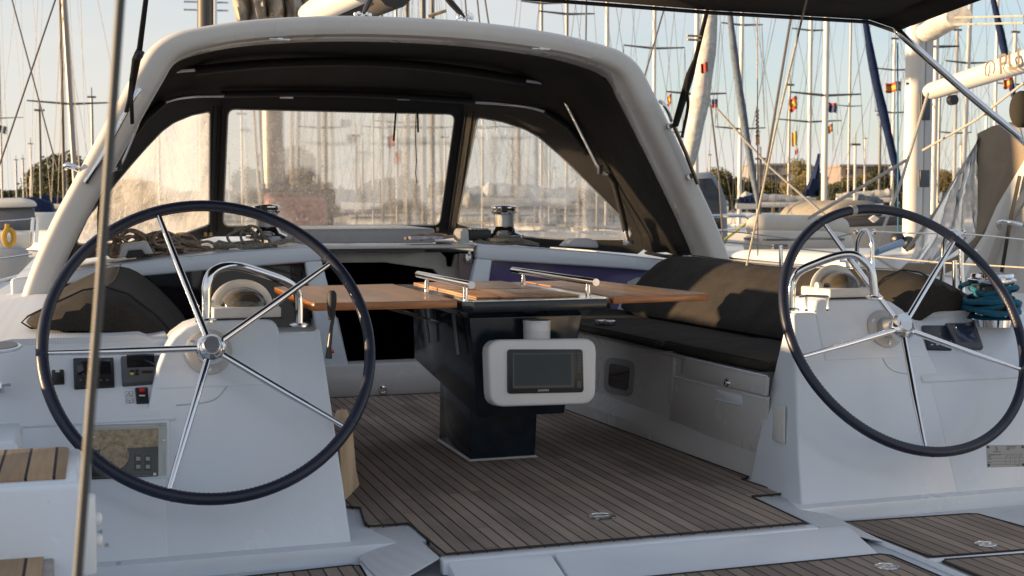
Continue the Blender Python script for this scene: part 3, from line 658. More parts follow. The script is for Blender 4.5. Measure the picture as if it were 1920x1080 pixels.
# fittings on the face of the right bench (plane through three face points)
pa, pb_, pc = V(.835+.02, .3, .36), V(.8122+.02, 2.2, .36), V(.835+.033, .3, .12)
nB = (pb_-pa).cross(pc-pa).normalized()
if nB.x > 0: nB = -nB
PB = (pa, nB)
fr_ = rounded([(1133, 735), (1186, 745), (1191, 678), (1137, 668)], 16)
b = B(); b.prism(pxpoly(fr_, nB, PB, -.002), nB*.010); wn_ = b.build('locker_window', mat('window_grey', (.26, .27, .28), .4), BR, bevel=.003)
b = B(); b.prism(pxpoly(rounded([(1143, 724), (1180, 733), (1184, 688), (1146, 680)], 8), nB, PB, .006), nB*.004); b.build('pane', ACRYL, wn_)
hp = [(1262, 703), (1443, 744), (1436, 858), (1256, 800)]
b = B(); b.prism(pxpoly(hp, nB, PB, -.002), nB*.008); lk = b.build('locker_door', GREYGEL, BR, bevel=.002)
b = B(); b.prism(pxpoly(rounded([(1344, 748), (1394, 760), (1394, 741), (1344, 729)], 5), nB, PB, .004), nB*.004); b.build('finger_pull', GEL, lk, bevel=.002)
outline([(1345, 748), (1391, 759)], PB, .0034, 'pull_edge_highlight', GEL, lk, False, .009)  # paler tubes on pull and door edges paint the light they catch
outline([(1268, 705), (1345, 725)], PB, .0034, 'door_edge_highlight', GEL, lk, False, .007)
outline([(1395, 738), (1443, 749)], PB, .0034, 'door_edge_highlight', GEL, lk, False, .007)
b = B(); b.prism(pxpoly([(1256, 753), (1262, 753), (1268, 662), (1262, 660)], nB, PB, -.004), nB*.012); b.build('pilaster', GREYGEL, BR, bevel=.003)
b = B(); b.prism(pxpoly([(1288, 704), (1441, 742), (1443, 707), (1290, 668)], nB, PB, -.002), nB*.016); b.build('seat_hatch_lip', GREYGEL, BR, bevel=.004)
outline([(1292, 670), (1443, 705)], PB, .0045, 'lip_edge_highlight', GEL, BR, False, .013)  # pale tube paints the highlight along the lip
outline([(1120, 628), (1200, 648), (1258, 664)], PB, .0040, 'moulding_edge_highlight', GEL, BR, False, .006)  # highlight on the bench top edge, painted as a pale tube
q = U(1370, 717, pl=PB)+nB*.012
b = B(); b.lathe(q, [(.020, 0), (.018, .008), (.010, .010), (.010, .018), (0, .02)], 20, nB); b.build('lock', STEEL, BR)
outline([(1285, 670), (1282, 700)], PB, .004, 'hinge_sealant', mat('old_sealant', (.30, .27, .23), .8), BR, False, .014)
q = U(1213, 666, pl=PB); b = B(); b.lathe(q, [(.006, 0), (.005, .004), (0, .005)], 12, nB); b.build('snap_stud', STEELB, BR)
outline([(1060, 760), (1200, 802), (1436, 872)], PB, .0012, 'moulding_crease', GEL, BR, False, .001)
# seat cushions
def cushion(rowsfn, name, label, cat, grp=None, m=CUSH):
    b = B(); b.grid(rowsfn, True); n = len(rowsfn[0]); b.f.append(tuple(range(n))[::-1]); L_ = len(rowsfn); b.f.append(tuple(range((L_-1)*n, L_*n)))
    return tag(b.build(name, m, None, smooth=70, sub=1), label, cat, grp)
def seatrow(s, y, x0, x1, z0, z1, r=.015):
    return [V(s*x0, y, z0+r), V(s*(x0-.004), y, (z0+z1)/2), V(s*x0, y, z1-r), V(s*(x0+r), y, z1), V(s*((x0+x1)/2), y, z1+.006), V(s*(x1-r), y, z1), V(s*x1, y, z1-r), V(s*x1, y, z0+r), V(s*(x1-r), y, z0), V(s*(x0+r), y, z0)]
def seat(s, ya, yb, xa, xb, label, z1=.49):
    ys = [ya, ya+.012, ya+.04]+[ya+(yb-ya)*k/5 for k in range(1, 5)]+[yb-.04, yb-.012, yb]
    rows = []
    for i, y in enumerate(ys):
        t = (y-ya)/(yb-ya); x0 = xa+(xb-xa)*t; e = .016 if i in (0, len(ys)-1) else (.005 if i in (1, len(ys)-2) else 0)
        rows.append(seatrow(s, y, x0+e, 1.42-e, .438+e*.6, z1-e))
    o = cushion(rows, 'seat_cushion', label, 'seat cushion', 'bench seat cushions')
    b = B(); b.tube([r_[3]+V(-s*.006, 0, -.003) for r_ in rows[1:-1]], .0035, 6); b.build('piping', CUSH, o)
seat(1, .22, 1.10, .85, .80, 'near dark seat cushion on the right bench beside the helm console', .492)
seat(1, 1.115, 3.02, .80, .70, 'long dark seat cushion on the right bench running to the bulkhead', .487)
seat(-1, .22, 3.02, .94, .80, 'dark seat cushion on the left bench in deep shade')
BL.location.x -= .10
def bolster(s, ya, yb, label, k=10):
    rows = []
    for i in range(k+1):
        t = i/k; y = ya+(yb-ya)*t
        sh = (1.0 if s > 0 else .88)*(1.0 if 0 < i < k else .86)
        xo = (1.80 if s > 0 else 1.78)-.13*t
        prof = [(-.47, .50), (-.445, .55), (-.30, .70), (-.19, .79), (-.10, .822), (-.01, .81), (.10, .76), (.21, .705), (.235, .68), (.20, .655), (.06, .66), (-.09, .65), (-.22, .60), (-.36, .50), (-.42, .475)]
        cx_, cz_ = -.10, .68
        zo = .0+.012*math.sin(y*3)
        rows.append([V(s*(xo+cx_+(px-cx_)*sh), y, cz_+(pz-cz_)*sh+zo*(pz > .6)) for px, pz in prof])
    o = cushion(rows, 'backrest_cushion', label, 'backrest cushion', 'bench backrest cushions')
    b = B(); b.tube(rows[1], .0040, 6, closed=True); b.build('piping', CANVAST, o)
    for q_ in (4, 11):
        b = B(); b.tube([r_[q_]+V(0, 0, .001) for r_ in rows[1:-1]], .0025, 5); b.build('seam', CANVAST, o)
    return o
bolster(1, .26, 2.78, 'long dark brown backrest bolster draped over the right coaming')
bolster(-1, .42, 2.78, 'dark backrest bolster over the left coaming with sunlit top')
# two steel drink lids on the right seat
for k, (px, py) in enumerate(((1127, 607), (1143, 608))):
    q = U(px, py, z=.494); b = B(); b.lathe((q.x, q.y, .490), [(.030, 0), (.032, .006), (.032, .022), (.028, .026), (.02, .024), (0, .024)], 26)
    tag(b.build('steel_cap', STEELB), ('left' if k == 0 else 'right')+' one of two small round steel caps lying on the right bench cushion', 'cap', 'steel caps on the cushion')

# ================================================================== coamings, side decks, coachroof
def ztop(x): return .888-.037*x*x
for s in (-1, 1):
    nm = 'left' if s < 0 else 'right'
    b = B(); ys = [.30, 1.2, 2.2, 3.3, 5, 9, 13]
    hw = lambda y: 2.38-max(0, y-3)**2*.018
    rows = [[V(s*1.42, y, .44), V(s*1.50, y, .64), V(s*1.56, y, .665), V(s*(1.98), y, .665), V(s*(hw(y)-.05), y, .60), V(s*hw(y), y, .60), V(s*hw(y), y, -.3), V(s*(hw(y)*.9), y, WZ-.4)] for y in ys]
    b.grid(rows); n = len(rows[0]); b.f.append(tuple(range(n))); o = b.build('side_deck', NONSKID, smooth=30); struct(o)
    b = B(); b.tube([(s*(hw(y)-.02), y, .60) for y in ys], .022, 8); struct(b.build('toe_rail', GEL))
    # hull aft of the cockpit coaming
    b = B(); b.prism([(s*2.38, .3, .60), (s*2.38, -2.6, .50), (s*2.38, -2.6, -1.3), (s*2.38, .3, -1.3)], (-s*.03, 0, 0)); struct(b.build('hull_side', GEL))
# recessed bin with white rim on the left deck
T = thing('deck_drain_bin', 'oval white rimmed recess in the nonskid left side deck', 'recess', (-2.0, .45, .665))
c = U(2, 648, z=.667); b = B(); b.tube([c+V(.055*math.cos(2*PI*k/32), .13*math.sin(2*PI*k/32), -.006) for k in range(32)], .010, 8, closed=True, sq=.6); b.build('rim', GEL, T)
b = B(); b.prism([c+V(.05*math.cos(2*PI*k/32), .12*math.sin(2*PI*k/32), 0) for k in range(32)], (0, 0, .002)); b.build('well', GREYP, T)
# coachroof top and its aft bulkhead
xs = [-2.1, -1.75, -1.3, -.9, -.46]
def roofpt(x, y, dz=0): return V(x, y, ztop(x)+dz)
b = B()
for side in (xs, [-q for q in xs[::-1]]):
    b.grid([[roofpt(x, y) for x in side] for y in (3.08, 4.0, 5.2, 7.0, 9.5)])
b.grid([[roofpt(x, y) for x in (-.46, -.2, .0, .2, .46)] for y in (4.6, 5.2, 7.0, 9.5)])
b.grid([[V(x, 9.5, ztop(x)), V(x*.8, 12, .62)] for x in (-2.1, -1.3, 0, 1.3, 2.1)])
struct(b.build('coachroof', GEL, smooth=40))
# raised sliding-hatch garage in front of the companionway
b = B(); b.prism([(-.62, 4.05, .86), (.50, 4.05, .86), (.50, 4.07, .965), (-.62, 4.07, .965)], (0, .9, .01)); struct(b.build('hatch_garage', GREYGEL, bevel=.012, seg=3))
bk = thing('bulkhead', 'white cabin bulkhead with wide dark windows either side of the companionway', 'bulkhead', (0, 3.1, 0))
for s in (-1, 1):
    xi = .435 if s < 0 else .50
    X0 = s*xi; 
    # frame beam on top
    b = B(); up = [(X0, .889), (s*.9, ztop(.9)+.003), (s*1.3, ztop(1.3)+.003), (s*1.75, ztop(1.75)+.003), (s*2.12, ztop(2.12)+.003)]
    lo = [(s*2.12, .615), (s*1.86, .688), (s*1.5, .722), (s*.60, .785), (X0, .795)]
    b.prism([(x, 3.08+.012*0, z) for x, z in up+lo], (0, .09, 0)); b.build('beam', GEL, bk, bevel=.016, seg=4)
    b = B(); b.prism([(X0, 3.085, .80), (s*(xi+.10), 3.085, .80), (s*(xi+.10-.06), 3.085, .40), (s*(xi-.03), 3.085, -.01), (s*(xi-.20), 3.085, -.01)], (0, .085, 0)); b.build('post', GEL, bk, bevel=.012, seg=3)
    b = B(); b.prism([(s*(xi+.06), 3.12, .42), (s*1.95, 3.12, .42), (s*1.95, 3.12, .72), (s*(xi+.06), 3.12, .80)], (0, .02, 0)); b.build('window', ACRYL if s < 0 else PURPLE, bk)  # right pane carries a painted reflection, left pane stays plain black
    b = B(); b.prism([(s*(xi-.2), 3.14, -.01), (s*2.1, 3.14, -.01), (s*2.1, 3.14, .46), (s*(xi-.1), 3.14, .46)], (0, .03, 0)); b.build('lower_panel', GREYGEL, bk)
# companionway: sill, recessed frame, lintel, washboard, hatch track
cw = thing('companionway', 'open companionway with cream recessed frame and interior blackened as shade', 'companionway', (0, 3.2, 0))
b = B(); b.prism([(-.45, 3.07, -.01), (-.45, 3.05, .10), (-.45, 3.07, .19), (-.45, 3.17, .20), (-.45, 3.17, -.01)], (.95, 0, 0)); b.build('sill', GREYGEL, cw, bevel=.006)
b = B(); b.prism([(-.46, 3.30, .845), (.33, 3.30, .835), (.37, 3.30, .80), (.375, 3.30, .745), (.41, 3.30, .74), (.43, 3.30, .82), (.48, 3.30, .82), (.47, 3.30, .2), (.31, 3.30, .2), (.315, 3.30, .70), (.29, 3.30, .728), (-.02, 3.30, .775), (-.46, 3.30, .775)], (0, .05, 0)); b.build('inner_frame', CREAMP, cw, bevel=.008, seg=3)
b = B(); b.box((.02, 3.22, .872), (.94, .26, .016)); b.build('hatch_edge', ARCHM, cw, bevel=.004)
b = B(); b.box((-.12, 3.2, .852), (.60, .20, .020)); b.build('hatch_track', INK, cw)
b = B(); b.box((-.16, 3.15, .842), (.11, .10, .012)); b.build('clear_latch', vinyl('latch', .5), cw)
b = B(); b.prism([(.405, 3.14, .2), (.405, 3.14, .83), (.49, 3.14, .83), (.49, 3.14, .2)], (0, .03, 0)); b.build('washboard', mat('smoked_board', (.16, .12, .13), .2), cw)
b = B(); b.box((.455, 3.125, .80), (.035, .03, .055)); b.box((.46, 3.115, .83), (.015, .02, .03)); b.lathe((.448, 3.11, .79), [(.012, 0), (.01, .01)], 12, (0, -1, 0)); b.build('latch', STEELB, cw, bevel=.003)
b = B(); b.box((.0, 5.5, .1), (4.1, .02, 1.3)); b.box((0, 4.3, -.1), (4.1, 2.4, .02)); b.box((-2.0, 4.3, .2), (.02, 2.4, 1.1)); b.box((2.0, 4.3, .2), (.02, 2.4, 1.1)); b.box((0, 4.4, .55), (3.9, 2.0, .02)); b.build('cabin_shade_box', INSIDE, cw)  # blackened panels stand in for the shade below deck
q = U(718, 731, y=3.055); b = B(); b.lathe(q, [(.026, 0), (.024, .006), (.016, .007), (.014, .003), (0, .003)], 20, (0, -1, 0)); b.build('socket', STEEL, cw)
b = B(); b.prism([(-.44, 3.36, .868), (.46, 3.36, .868), (.46, 4.06, .872), (-.44, 4.06, .872)], (0, 0, .012)); tag(b.build('sliding_hatch', PURPLE, bevel=.002), 'dark acrylic sliding hatch over the companionway opening', 'hatch')
# ================================================================== targa arch
OUT = [(0, 2.165), (.3, 2.16), (.6, 2.142), (.9, 2.108), (1.15, 2.06), (1.285, 2.02), (1.39, 1.945), (1.465, 1.83), (1.55, 1.68), (1.79, 1.24), (1.90, 1.03), (2.0, .80), (2.07, .60)]
INN = [(0, 2.045), (.3, 2.04), (.6, 2.022), (.9, 1.988), (1.08, 1.95), (1.20, 1.912), (1.27, 1.865), (1.33, 1.765), (1.418, 1.61), (1.64, 1.20), (1.745, 1.0), (1.84, .80), (1.915, .60)]
def dense(p, k=4): return [(q.x, q.z) for q in smoothpath([V(x, 0, z) for x, z in p], k)]
Od, Id = dense(OUT), dense(INN)
def full(h): return [(-x, z) for x, z in h[::-1]][:-1]+h
Of, If = full(Od), full(Id)
YA0, YA1 = 2.68, 2.93
b = B(); rows = []
for (xo, zo), (xi, zi) in zip(Of, If):
    o = Vector((xo, 0, zo)); i = Vector((xi, 0, zi)); u = (o-i).normalized(); r = .030
    th = (o-i).length
    def P_(f, y): q = i+(o-i)*f; return V(q.x, y, q.z)
    rr = r/th
    rows.append([P_(.03, YA0+.03), P_(.12, YA0+.006), P_(.30, YA0), P_(1-rr*1.2, YA0), P_(1-rr*.55, YA0+.012), P_(1-rr*.15, YA0+.035), P_(1, YA0+.07), P_(1, YA1-.05), P_(1-.10, YA1-.01), P_(.85, YA1), P_(.10, YA1), P_(0, YA1-.02), P_(0, YA0+.06)])
b.grid(rows, True); n = 13; b.f.append(tuple(range(n))[::-1]); b.f.append(tuple(range((len(rows)-1)*n, len(rows)*n)))
arch = thing('arch', 'large cream white moulded arch spanning the cockpit behind the companionway', 'arch', (0, 2.8, .6))
b.build('arch_body', ARCHM, arch, smooth=50)
# small awning-rail clips on the arch
for px, py in ((524, 74), (1014, 92)):
    q = U(px, py, y=YA0+.01); b = B(); b.box(q, (.11, .02, .010)); b.box(q-V(0, .01, 0), (.03, .02, .016)); b.build('lamp_clip', STEELB, arch, bevel=.003)
# steel handrails and pads on the arch legs
def leghandle(pts, r, label, y=None):
    b = B(); b.tube(smoothpath(pts, 5), r, 12); return b.build(label, STEEL, arch)
yq = YA0-.03
leghandle([U(160, 342, y=yq), U(185, 305, y=yq-.02), U(215, 250, y=yq-.02), U(250, 185, y=yq-.02), U(262, 168, y=yq)], .013, 'handrail')
b = B(); b.tube([U(162, 344, y=yq+.02), U(192, 300, y=yq+.02)], .014, 8, sq=.6); b.build('handrail_pad', DARKRIM, arch)
leghandle([U(122, 314, y=2.75), U(128, 310, y=2.72), U(148, 318, y=2.72), U(160, 330, y=2.78)], .016, 'grab_loop')
leghandle([U(1238, 190, y=yq), U(1245, 196, y=yq-.05), U(1254, 212, y=yq-.04), U(1259, 226, y=yq)], .012, 'handrail')
b = B(); b.tube([U(1262, 232, y=yq-.02), U(1285, 285, y=yq-.02), U(1308, 345, y=yq-.02)], .012, 10); b.build('handrail', mat('bronze_rail', (.16, .13, .10), .3, 1), arch)
for px, py in ((1257, 236), (1294, 331)):
    q = U(px, py, y=yq); b = B(); b.lathe(q, [(.018, 0), (.018, .03)], 12, (0, 1, 0)); b.build('rail_stud', STEELB, arch)

# ================================================================== sprayhood
def SY(x, z): return 5.05-.55*(z-.95)-1.42*max(0, abs(x)-.85)
def onS(px, py, lift=0):
    y = 4.9
    for _ in range(160):
        P_ = U(px, py, y=y); y = .8*y+.2*(SY(P_.x, P_.z)+lift)
    return U(px, py, y=y)
sh = thing('sprayhood', 'black canvas sprayhood with three clear windows in front of the arch', 'sprayhood', (0, 3.9, .85))
def S3(x, z, l=0): return V(x, SY(x, z)+l, z)
# window openings in (x,z)
def rnd2(pts, r, k=5):
    q = rounded(pts, r, k); return q
wc = rnd2([(-.80, .972), (.79, .972), (.79, 1.768), (-.80, 1.768)], .05)
side = [(.905, .985), (1.183, .90), (1.456, .882), (1.775, .888), (1.79, .93), (1.72, 1.045), (1.59, 1.205), (1.46, 1.364), (1.36, 1.48), (1.26, 1.587), (1.185, 1.645), (1.06, 1.705), (.93, 1.742)]
side = rnd2(side, .018, 2)
def panel(outline_, hole, name, m, parent, l=0):
    a = [Vector((x, z, 0)) for x, z in outline_]; h = [Vector((x, z, 0)) for x, z in hole]
    tri = tessellate_polygon([a, h]); pts = outline_+hole
    b = B(); b.add([S3(x, z, l) for x, z in pts], [tuple(t) for t in tri]); return b.build(name, m, parent, smooth=0, solid=.012)
# roof side curve on the panels (outer edge)
EDGE = [(.86, 1.845), (1.097, 1.821), (1.233, 1.783), (1.332, 1.71), (1.437, 1.588), (1.59, 1.371), (1.735, 1.12), (1.83, .93), (1.86, .82)]
panel([(-.85, .90), (.85, .90), (.85, 1.845), (.4, 1.865), (0, 1.872), (-.4, 1.865), (-.85, 1.845)], wc, 'front_panel', CANVAST, sh)
for s in (1, -1):
    ol = [(s*x, z) for x, z in [(.851, .90), (1.2, .84), (1.5, .82), (1.84, .79)]+EDGE[::-1][:-1]+[(.851, 1.845)]]
    hl = [(s*x, z) for x, z in side]
    panel(ol, hl, 'side_panel', CANVAST, sh)
def pane(pts, name, m):
    cx_ = sum(p[0] for p in pts)/len(pts); cz_ = sum(p[1] for p in pts)/len(pts)
    pts = [(cx_+(x-cx_)*1.012, cz_+(z-cz_)*1.012) for x, z in pts]
    b = B(); b.add([S3(x, z, .012) for x, z in pts], [tuple(range(len(pts)))]); return b.build(name, m, sh, smooth=0)
pane(wc, 'clear_window', CLEAR); pane(side, 'clear_window', CLEAR)
tag(pane([(-x, z) for x, z in side], 'clear_window', CLEARL), 'hazy scratched clear window')
EDGEM = mat('vinyl_welt', (.42, .42, .42), .35)
for pts in (wc, side, [(-x, z) for x, z in side]):
    b = B(); b.tube([S3(x, z, -.012) for x, z in pts], .0055, 6, closed=True); b.build('window_welt', EDGEM, sh)
# pillar zip flaps
for s in (-1, 1):
    for x in (.835, .865, .90):
        b = B(); b.tube([S3(s*x, z, -.016) for z in (.93, 1.3, 1.78)], .006, 6); b.build('zip_flap', CANVAST, sh)
# canvas roof
N = 41
A = resample([V(x, 2.90, z) for x, z in full([(x-.005 if x > .3 else x, z+.01) for x, z in Id if z > .80])], N)
MID = [(0, 2.10), (.4, 2.095), (.8, 2.07), (1.1, 2.03), (1.27, 1.97), (1.41, 1.83), (1.53, 1.58), (1.66, 1.20), (1.77, .98), (1.82, .82)]
Mi = resample([V(x, 3.65, z) for x, z in full(dense(MID))], N)
Fr = resample([S3(x, z, -.004) for x, z in full([(0, 1.872), (.4, 1.865)]+EDGE)], N)
Mi = [V(q.x, (2.9+f.y)/2, q.z) for q, f in zip(Mi, Fr)]
rows = []
for t in range(0, 13):
    t_ = t/12; row = []
    for a, m_, f in zip(A, Mi, Fr):
        q = a*(1-t_)*(1-2*t_)+m_*4*t_*(1-t_)+f*t_*(2*t_-1)
        sag = .012*math.sin(PI*min(1, t_/.42)) if t_ < .42 else .012*math.sin(PI*(t_-.42)/.58)
        row.append(q-V(0, 0, sag))
    rows.append(row)
b = B(); b.grid(rows); b.build('canvas_roof', CANVAS, sh, smooth=60, solid=.004)
# dark tape band on the roof over the mid hoop & exposed hoop tubes
for s in (-1, 1):
    hq = [U(px, py, y=y) for px, py, y in ((985, 150, 3.86), (1017, 155, 3.85), (1036, 162, 3.84), (1052, 177, 3.83), (1075, 220, 3.78), (1100, 270, 3.72), (1125, 318, 3.67), (1140, 328, 3.65), (1152, 345, 3.63), (1166, 400, 3.56), (1178, 455, 3.46))]
    pts = [V(s*q.x, q.y, q.z) for q in hq]
    b = B(); b.tube(smoothpath(pts, 4), .0135, 10); hp_ = b.build('hoop', STEELB, sh)
    b = B(); b.tube(pts[-4:-1]+[pts[-2].lerp(pts[-1], .6)], .0205, 10); b.build('hoop_sleeve', CANVAST, hp_)
    b = B(); b.box(pts[-1], (.05, .07, .03)); b.build('hoop_foot', STEELB, hp_, bevel=.004)
    p_ = pts[6]; b = B(); b.box(p_, (.03, .04, .06)); b.build('hoop_joint', GREYP, hp_, bevel=.004)
b = B(); b.tube(smoothpath([V(x, 3.86, z) for x, z in ((-1.07, 1.945), (-.6, 2.005), (0, 2.035), (.6, 2.005), (1.07, 1.945))], 5), .030, 10, sq=1.0); b.build('hoop_pocket', CANVAST, sh)
for s in (-1, 1):
    b = B(); b.tube(smoothpath([V(s*.86, 4.30, 1.835), V(s*1.03, 4.20, 1.82), V(s*1.17, 4.05, 1.79), V(s*1.26, 3.98, 1.755)], 4), .013, 10); b.build('front_hoop', STEELB, sh)
    b = B(); b.tube([V(s*1.26, 3.98, 1.75), V(s*1.38, 3.86, 1.64), V(s*1.50, 3.80, 1.47)], .030, 10, sq=.7); b.build('hoop_pocket', CANVAST, sh)
b = B(); b.tube([V(-.86, 4.40, 1.85), V(-.4, 4.42, 1.872), V(0, 4.42, 1.878), V(.4, 4.42, 1.872), V(.86, 4.40, 1.85)], .024, 10); b.build('hoop_pocket', CANVAST, sh)
for px, py in ((537, 182), (757, 185)):
    q = onS(px, py, -.10); b = B(); b.box(q, (.09, .012, .02)); b.build('strap_buckle', STEELB, sh, bevel=.003)
def strap(pxs, w_, name, parent, yfn, m=CANVAST, th=.003):
    b = B()
    rows = []
    for (x, y) in pxs:
        c = yfn(x, y); rows.append([c-V(w_/2, 0, 0), c+V(w_/2, 0, 0)])
    b.grid(rows); return b.build(name, m, parent, smooth=0, solid=th)
strap([(741, 185), (742, 210), (740, 240), (738, 264)], .014, 'hanging_strap', sh, lambda x, y: onS(x, y, -.06))
strap([(782, 190), (783, 215), (784, 248)], .014, 'hanging_strap', sh, lambda x, y: onS(x, y, -.06))
strap([(780, 215), (779, 260), (781, 300), (779, 325), (782, 344)], .006, 'hanging_cord', sh, lambda x, y: onS(x, y, -.07))
# lower canvas skirt along the coaming
for s in (-1, 1):
    b = B(); b.tube([V(s*1.86, 3.62, .80), V(s*1.84, 3.3, .79), V(s*1.79, 2.98, .80)], .025, 8, sq=.5); b.build('skirt', CANVAST, sh)

# ================================================================== on the coachroof: winches, clutches, ropes
def winch(px, py, y, label, sc_=1.0, drum=KNURL, grp='cabin top winches'):
    base = U(px, py, y=y); z0 = ztop(base.x); base = U(px, py, y=y); 
    T = thing('winch', label, 'winch', base, grp)
    k = sc_
    b = B(); b.lathe(base, [(.098*k, 0), (.100*k, .012*k), (.090*k, .020*k), (.072*k, .026*k), (.058*k, .040*k), (.050*k, .055*k)], 40); b.build('base', STEEL, T)
    b = B(); b.lathe(base, [(.050*k, .05*k), (.050*k, .112*k)], 40); b.build('drum', drum, T)
    b = B(); b.lathe(base, [(.050*k, .112*k), (.062*k, .122*k), (.066*k, .128*k), (.066*k, .133*k), (.055*k, .137*k), (.055*k, .142*k), (.068*k, .146*k), (.068*k, .152*k), (.050*k, .160*k), (.02*k, .162*k), (0, .162*k)], 40); b.build('self_tailer', STEEL, T)
    b = B(); b.lathe(base, [(.056*k, .136*k), (.056*k, .144*k)], 40); b.box(base+V(-.02*k, -.055*k, .140*k), (.03*k, .04*k, .03*k)); b.build('jaw', BLACKP, T, bevel=.002)
    return T
winch(500, 447, 3.55, 'left cabin-top winch with rope tails around its base', 1.28)
winch(945, 445, 3.55, 'right cabin-top winch standing on a dark rope beside the rope clutch', 1.28)
T = thing('sheet_winch', 'big right cockpit winch wrapped in turquoise rope', 'winch', (1.9, .2, .6))
wb = U(1858, 601, d=5.56)
k = 1.0; bs = wb-V(0, 0, .02)
b = B(); b.lathe(bs, [(.115, 0), (.118, .03), (.112, .036), (.09, .05), (.075, .06)], 40); b.build('base', STEEL, T)
b = B(); b.lathe(bs, [(.074, .05), (.074, .19)], 40); b.build('drum', BLACKP, T)
b = B(); b.lathe(bs, [(.078, .17), (.096, .182), (.100, .19), (.100, .197), (.085, .205), (.09, .21), (.086, .222), (.03, .226), (0, .226)], 40); b.build('self_tailer', STEEL, T)
hx = []
for i in range(190):
    t = i/189; a = t*5.4*2*PI; rr_ = .092+.018*math.sin(t*7)+.008*math.sin(a*1.7)
    if t > .9: rr_ += (t-.9)*.15
    hx.append(bs+V(rr_*math.cos(a), rr_*math.sin(a), .052+.115*t+.012*math.sin(a*2.3+1)))
b = B(); b.tube(hx, .0115, 8)
hx2 = [bs+V((.112+.008*math.sin(q_*.9))*math.cos(q_*.2), (.112+.006*math.cos(q_))*math.sin(q_*.2), .09+.025*math.sin(q_*.07+1)+.008*math.sin(q_*.31)) for q_ in range(75)]
b.tube(hx2, .0115, 8); tag(b.build('rope_coil', ROPET), 'turquoise braided rope wound around the large cockpit winch', 'rope')
def rope_heap(name, m, cx_, cy_, cz_, rx, ry, rz, loops, r, seed, label):
    rnd = random.Random(seed); pts = []
    for i in range(loops):
        ox = (rnd.random()-.5)*2*rx; oy = (rnd.random()-.5)*2*ry; env = max(.25, 1-(ox/rx)**2)
        R1 = (.035+.035*rnd.random()); lift = rnd.random()*rz*env; yaw_ = rnd.uniform(-.6, .6); flat_ = rnd.random() < .35
        a0 = rnd.random()*6.28; n_ = rnd.choice((6, 8, 11))
        for k_ in range(n_):
            a = a0+k_*2*PI/7; R2 = R1*(1+.12*rnd.uniform(-1, 1)); u = math.cos(a)*R2*1.35; v_ = math.sin(a)*R2*(.25 if flat_ else .85)
            pts.append(V(cx_+ox+u*math.cos(yaw_), cy_+oy+u*math.sin(yaw_)+(math.sin(a)*R2*.9 if flat_ else 0)+.012*k_/n_, cz_+r+max(0, lift+v_+R2*(.2 if flat_ else .8))))
    b = B(); b.tube(smoothpath(pts, 4), r, 7); return tag(b.build(name, m, smooth=80), label, 'rope')
c = U(300, 452, y=3.55); rope_heap('rope_pile', ROPEB, c.x, c.y, ztop(c.x)-.012, .30, .08, .075, 34, .0088, 3, 'tangled heap of brown rope on the left cabin top behind a grey bracket')
c = U(462, 462, y=3.40); rope_heap('rope_pile', ROPEG, c.x, c.y, ztop(c.x)-.012, .13, .05, .03, 9, .0085, 8, 'speckled grey rope bundle around the left cabin-top winch')
b = B()
for dz in range(4):
    b.tube(smoothpath([U(400+dz*3, 458-dz*2, y=3.35), U(440, 462-dz, y=3.32), U(490, 458+dz*1.5, y=3.30), U(530, 456-dz*2, y=3.30), U(552, 447+dz*2, y=3.32)], 5), .0085, 7)
b.tube([U(500, 458, y=3.28), U(515, 466, y=3.22), U(526, 472, y=3.16)], .009, 7); tag(b.build('rope_bundle', ROPEG), 'speckled grey rope end hanging over the left bulkhead edge', 'rope')
b = B(); 
for q_ in range(3): b.tube(smoothpath([U(888+q_*4, 452-q_*2, y=3.5), U(910, 455, y=3.42), U(950, 457, y=3.40), U(985, 452+q_*2, y=3.45), U(1010, 460-q_, y=3.4)], 5), .010, 7)
b.lathe(U(945, 452, y=3.5), [(.13, 0), (.135, .012), (.12, .022)], 28); tag(b.build('dark_rope', ROPEG), 'dark rope turned round the foot of the right cabin-top winch', 'rope')
b = B(); b.tube(smoothpath([U(760, 447, y=3.5), U(790, 442, y=3.6), U(820, 446, y=3.6), U(850, 443, y=3.6)], 5), .011, 7); b.tube(smoothpath([U(790, 448, y=3.5), U(815, 440, y=3.65), U(838, 443, y=3.6)], 5), .012, 7); tag(b.build('rope_tail', ROPEB), 'short brown rope tails beside the magazine on the cabin top', 'rope')
b = B(); b.box(U(798, 446, y=3.45), (.20, .12, .018)); tag(b.build('folded_map', mat('printed_paper', (.62, .56, .56), .5, var=.8, vscale=22, col2=(.22, .22, .34)), bevel=.003), 'flat colourful folded sheet lying on the cabin top left of the clutch', 'booklet')
# line clutch bank
T = thing('rope_clutch', 'cream and black rope clutch bank left of the right cabin-top winch', 'rope clutch', U(890, 455, y=3.5))
c = U(889, 441, y=3.5)
b = B(); b.prism([c+V(-.10, -.03, -.045), c+V(-.10, -.03, .02), c+V(-.085, -.03, .042), c+V(-.06, -.03, .045), c+V(-.045, -.03, .03), c+V(-.04, -.03, -.045)], (0, .16, 0)); b.build('housing', CREAMP, T, bevel=.006)
b = B(); b.box(c+V(.03, .03, 0), (.15, .13, .07)); b.build('clutch_body', BLACKP, T, bevel=.01)
b = B()
for k_ in range(6): b.box(c+V(-.03+k_*.022, -.015, .040), (.014, .06, .012))
b.build('lever', CREAMP, T, bevel=.003)
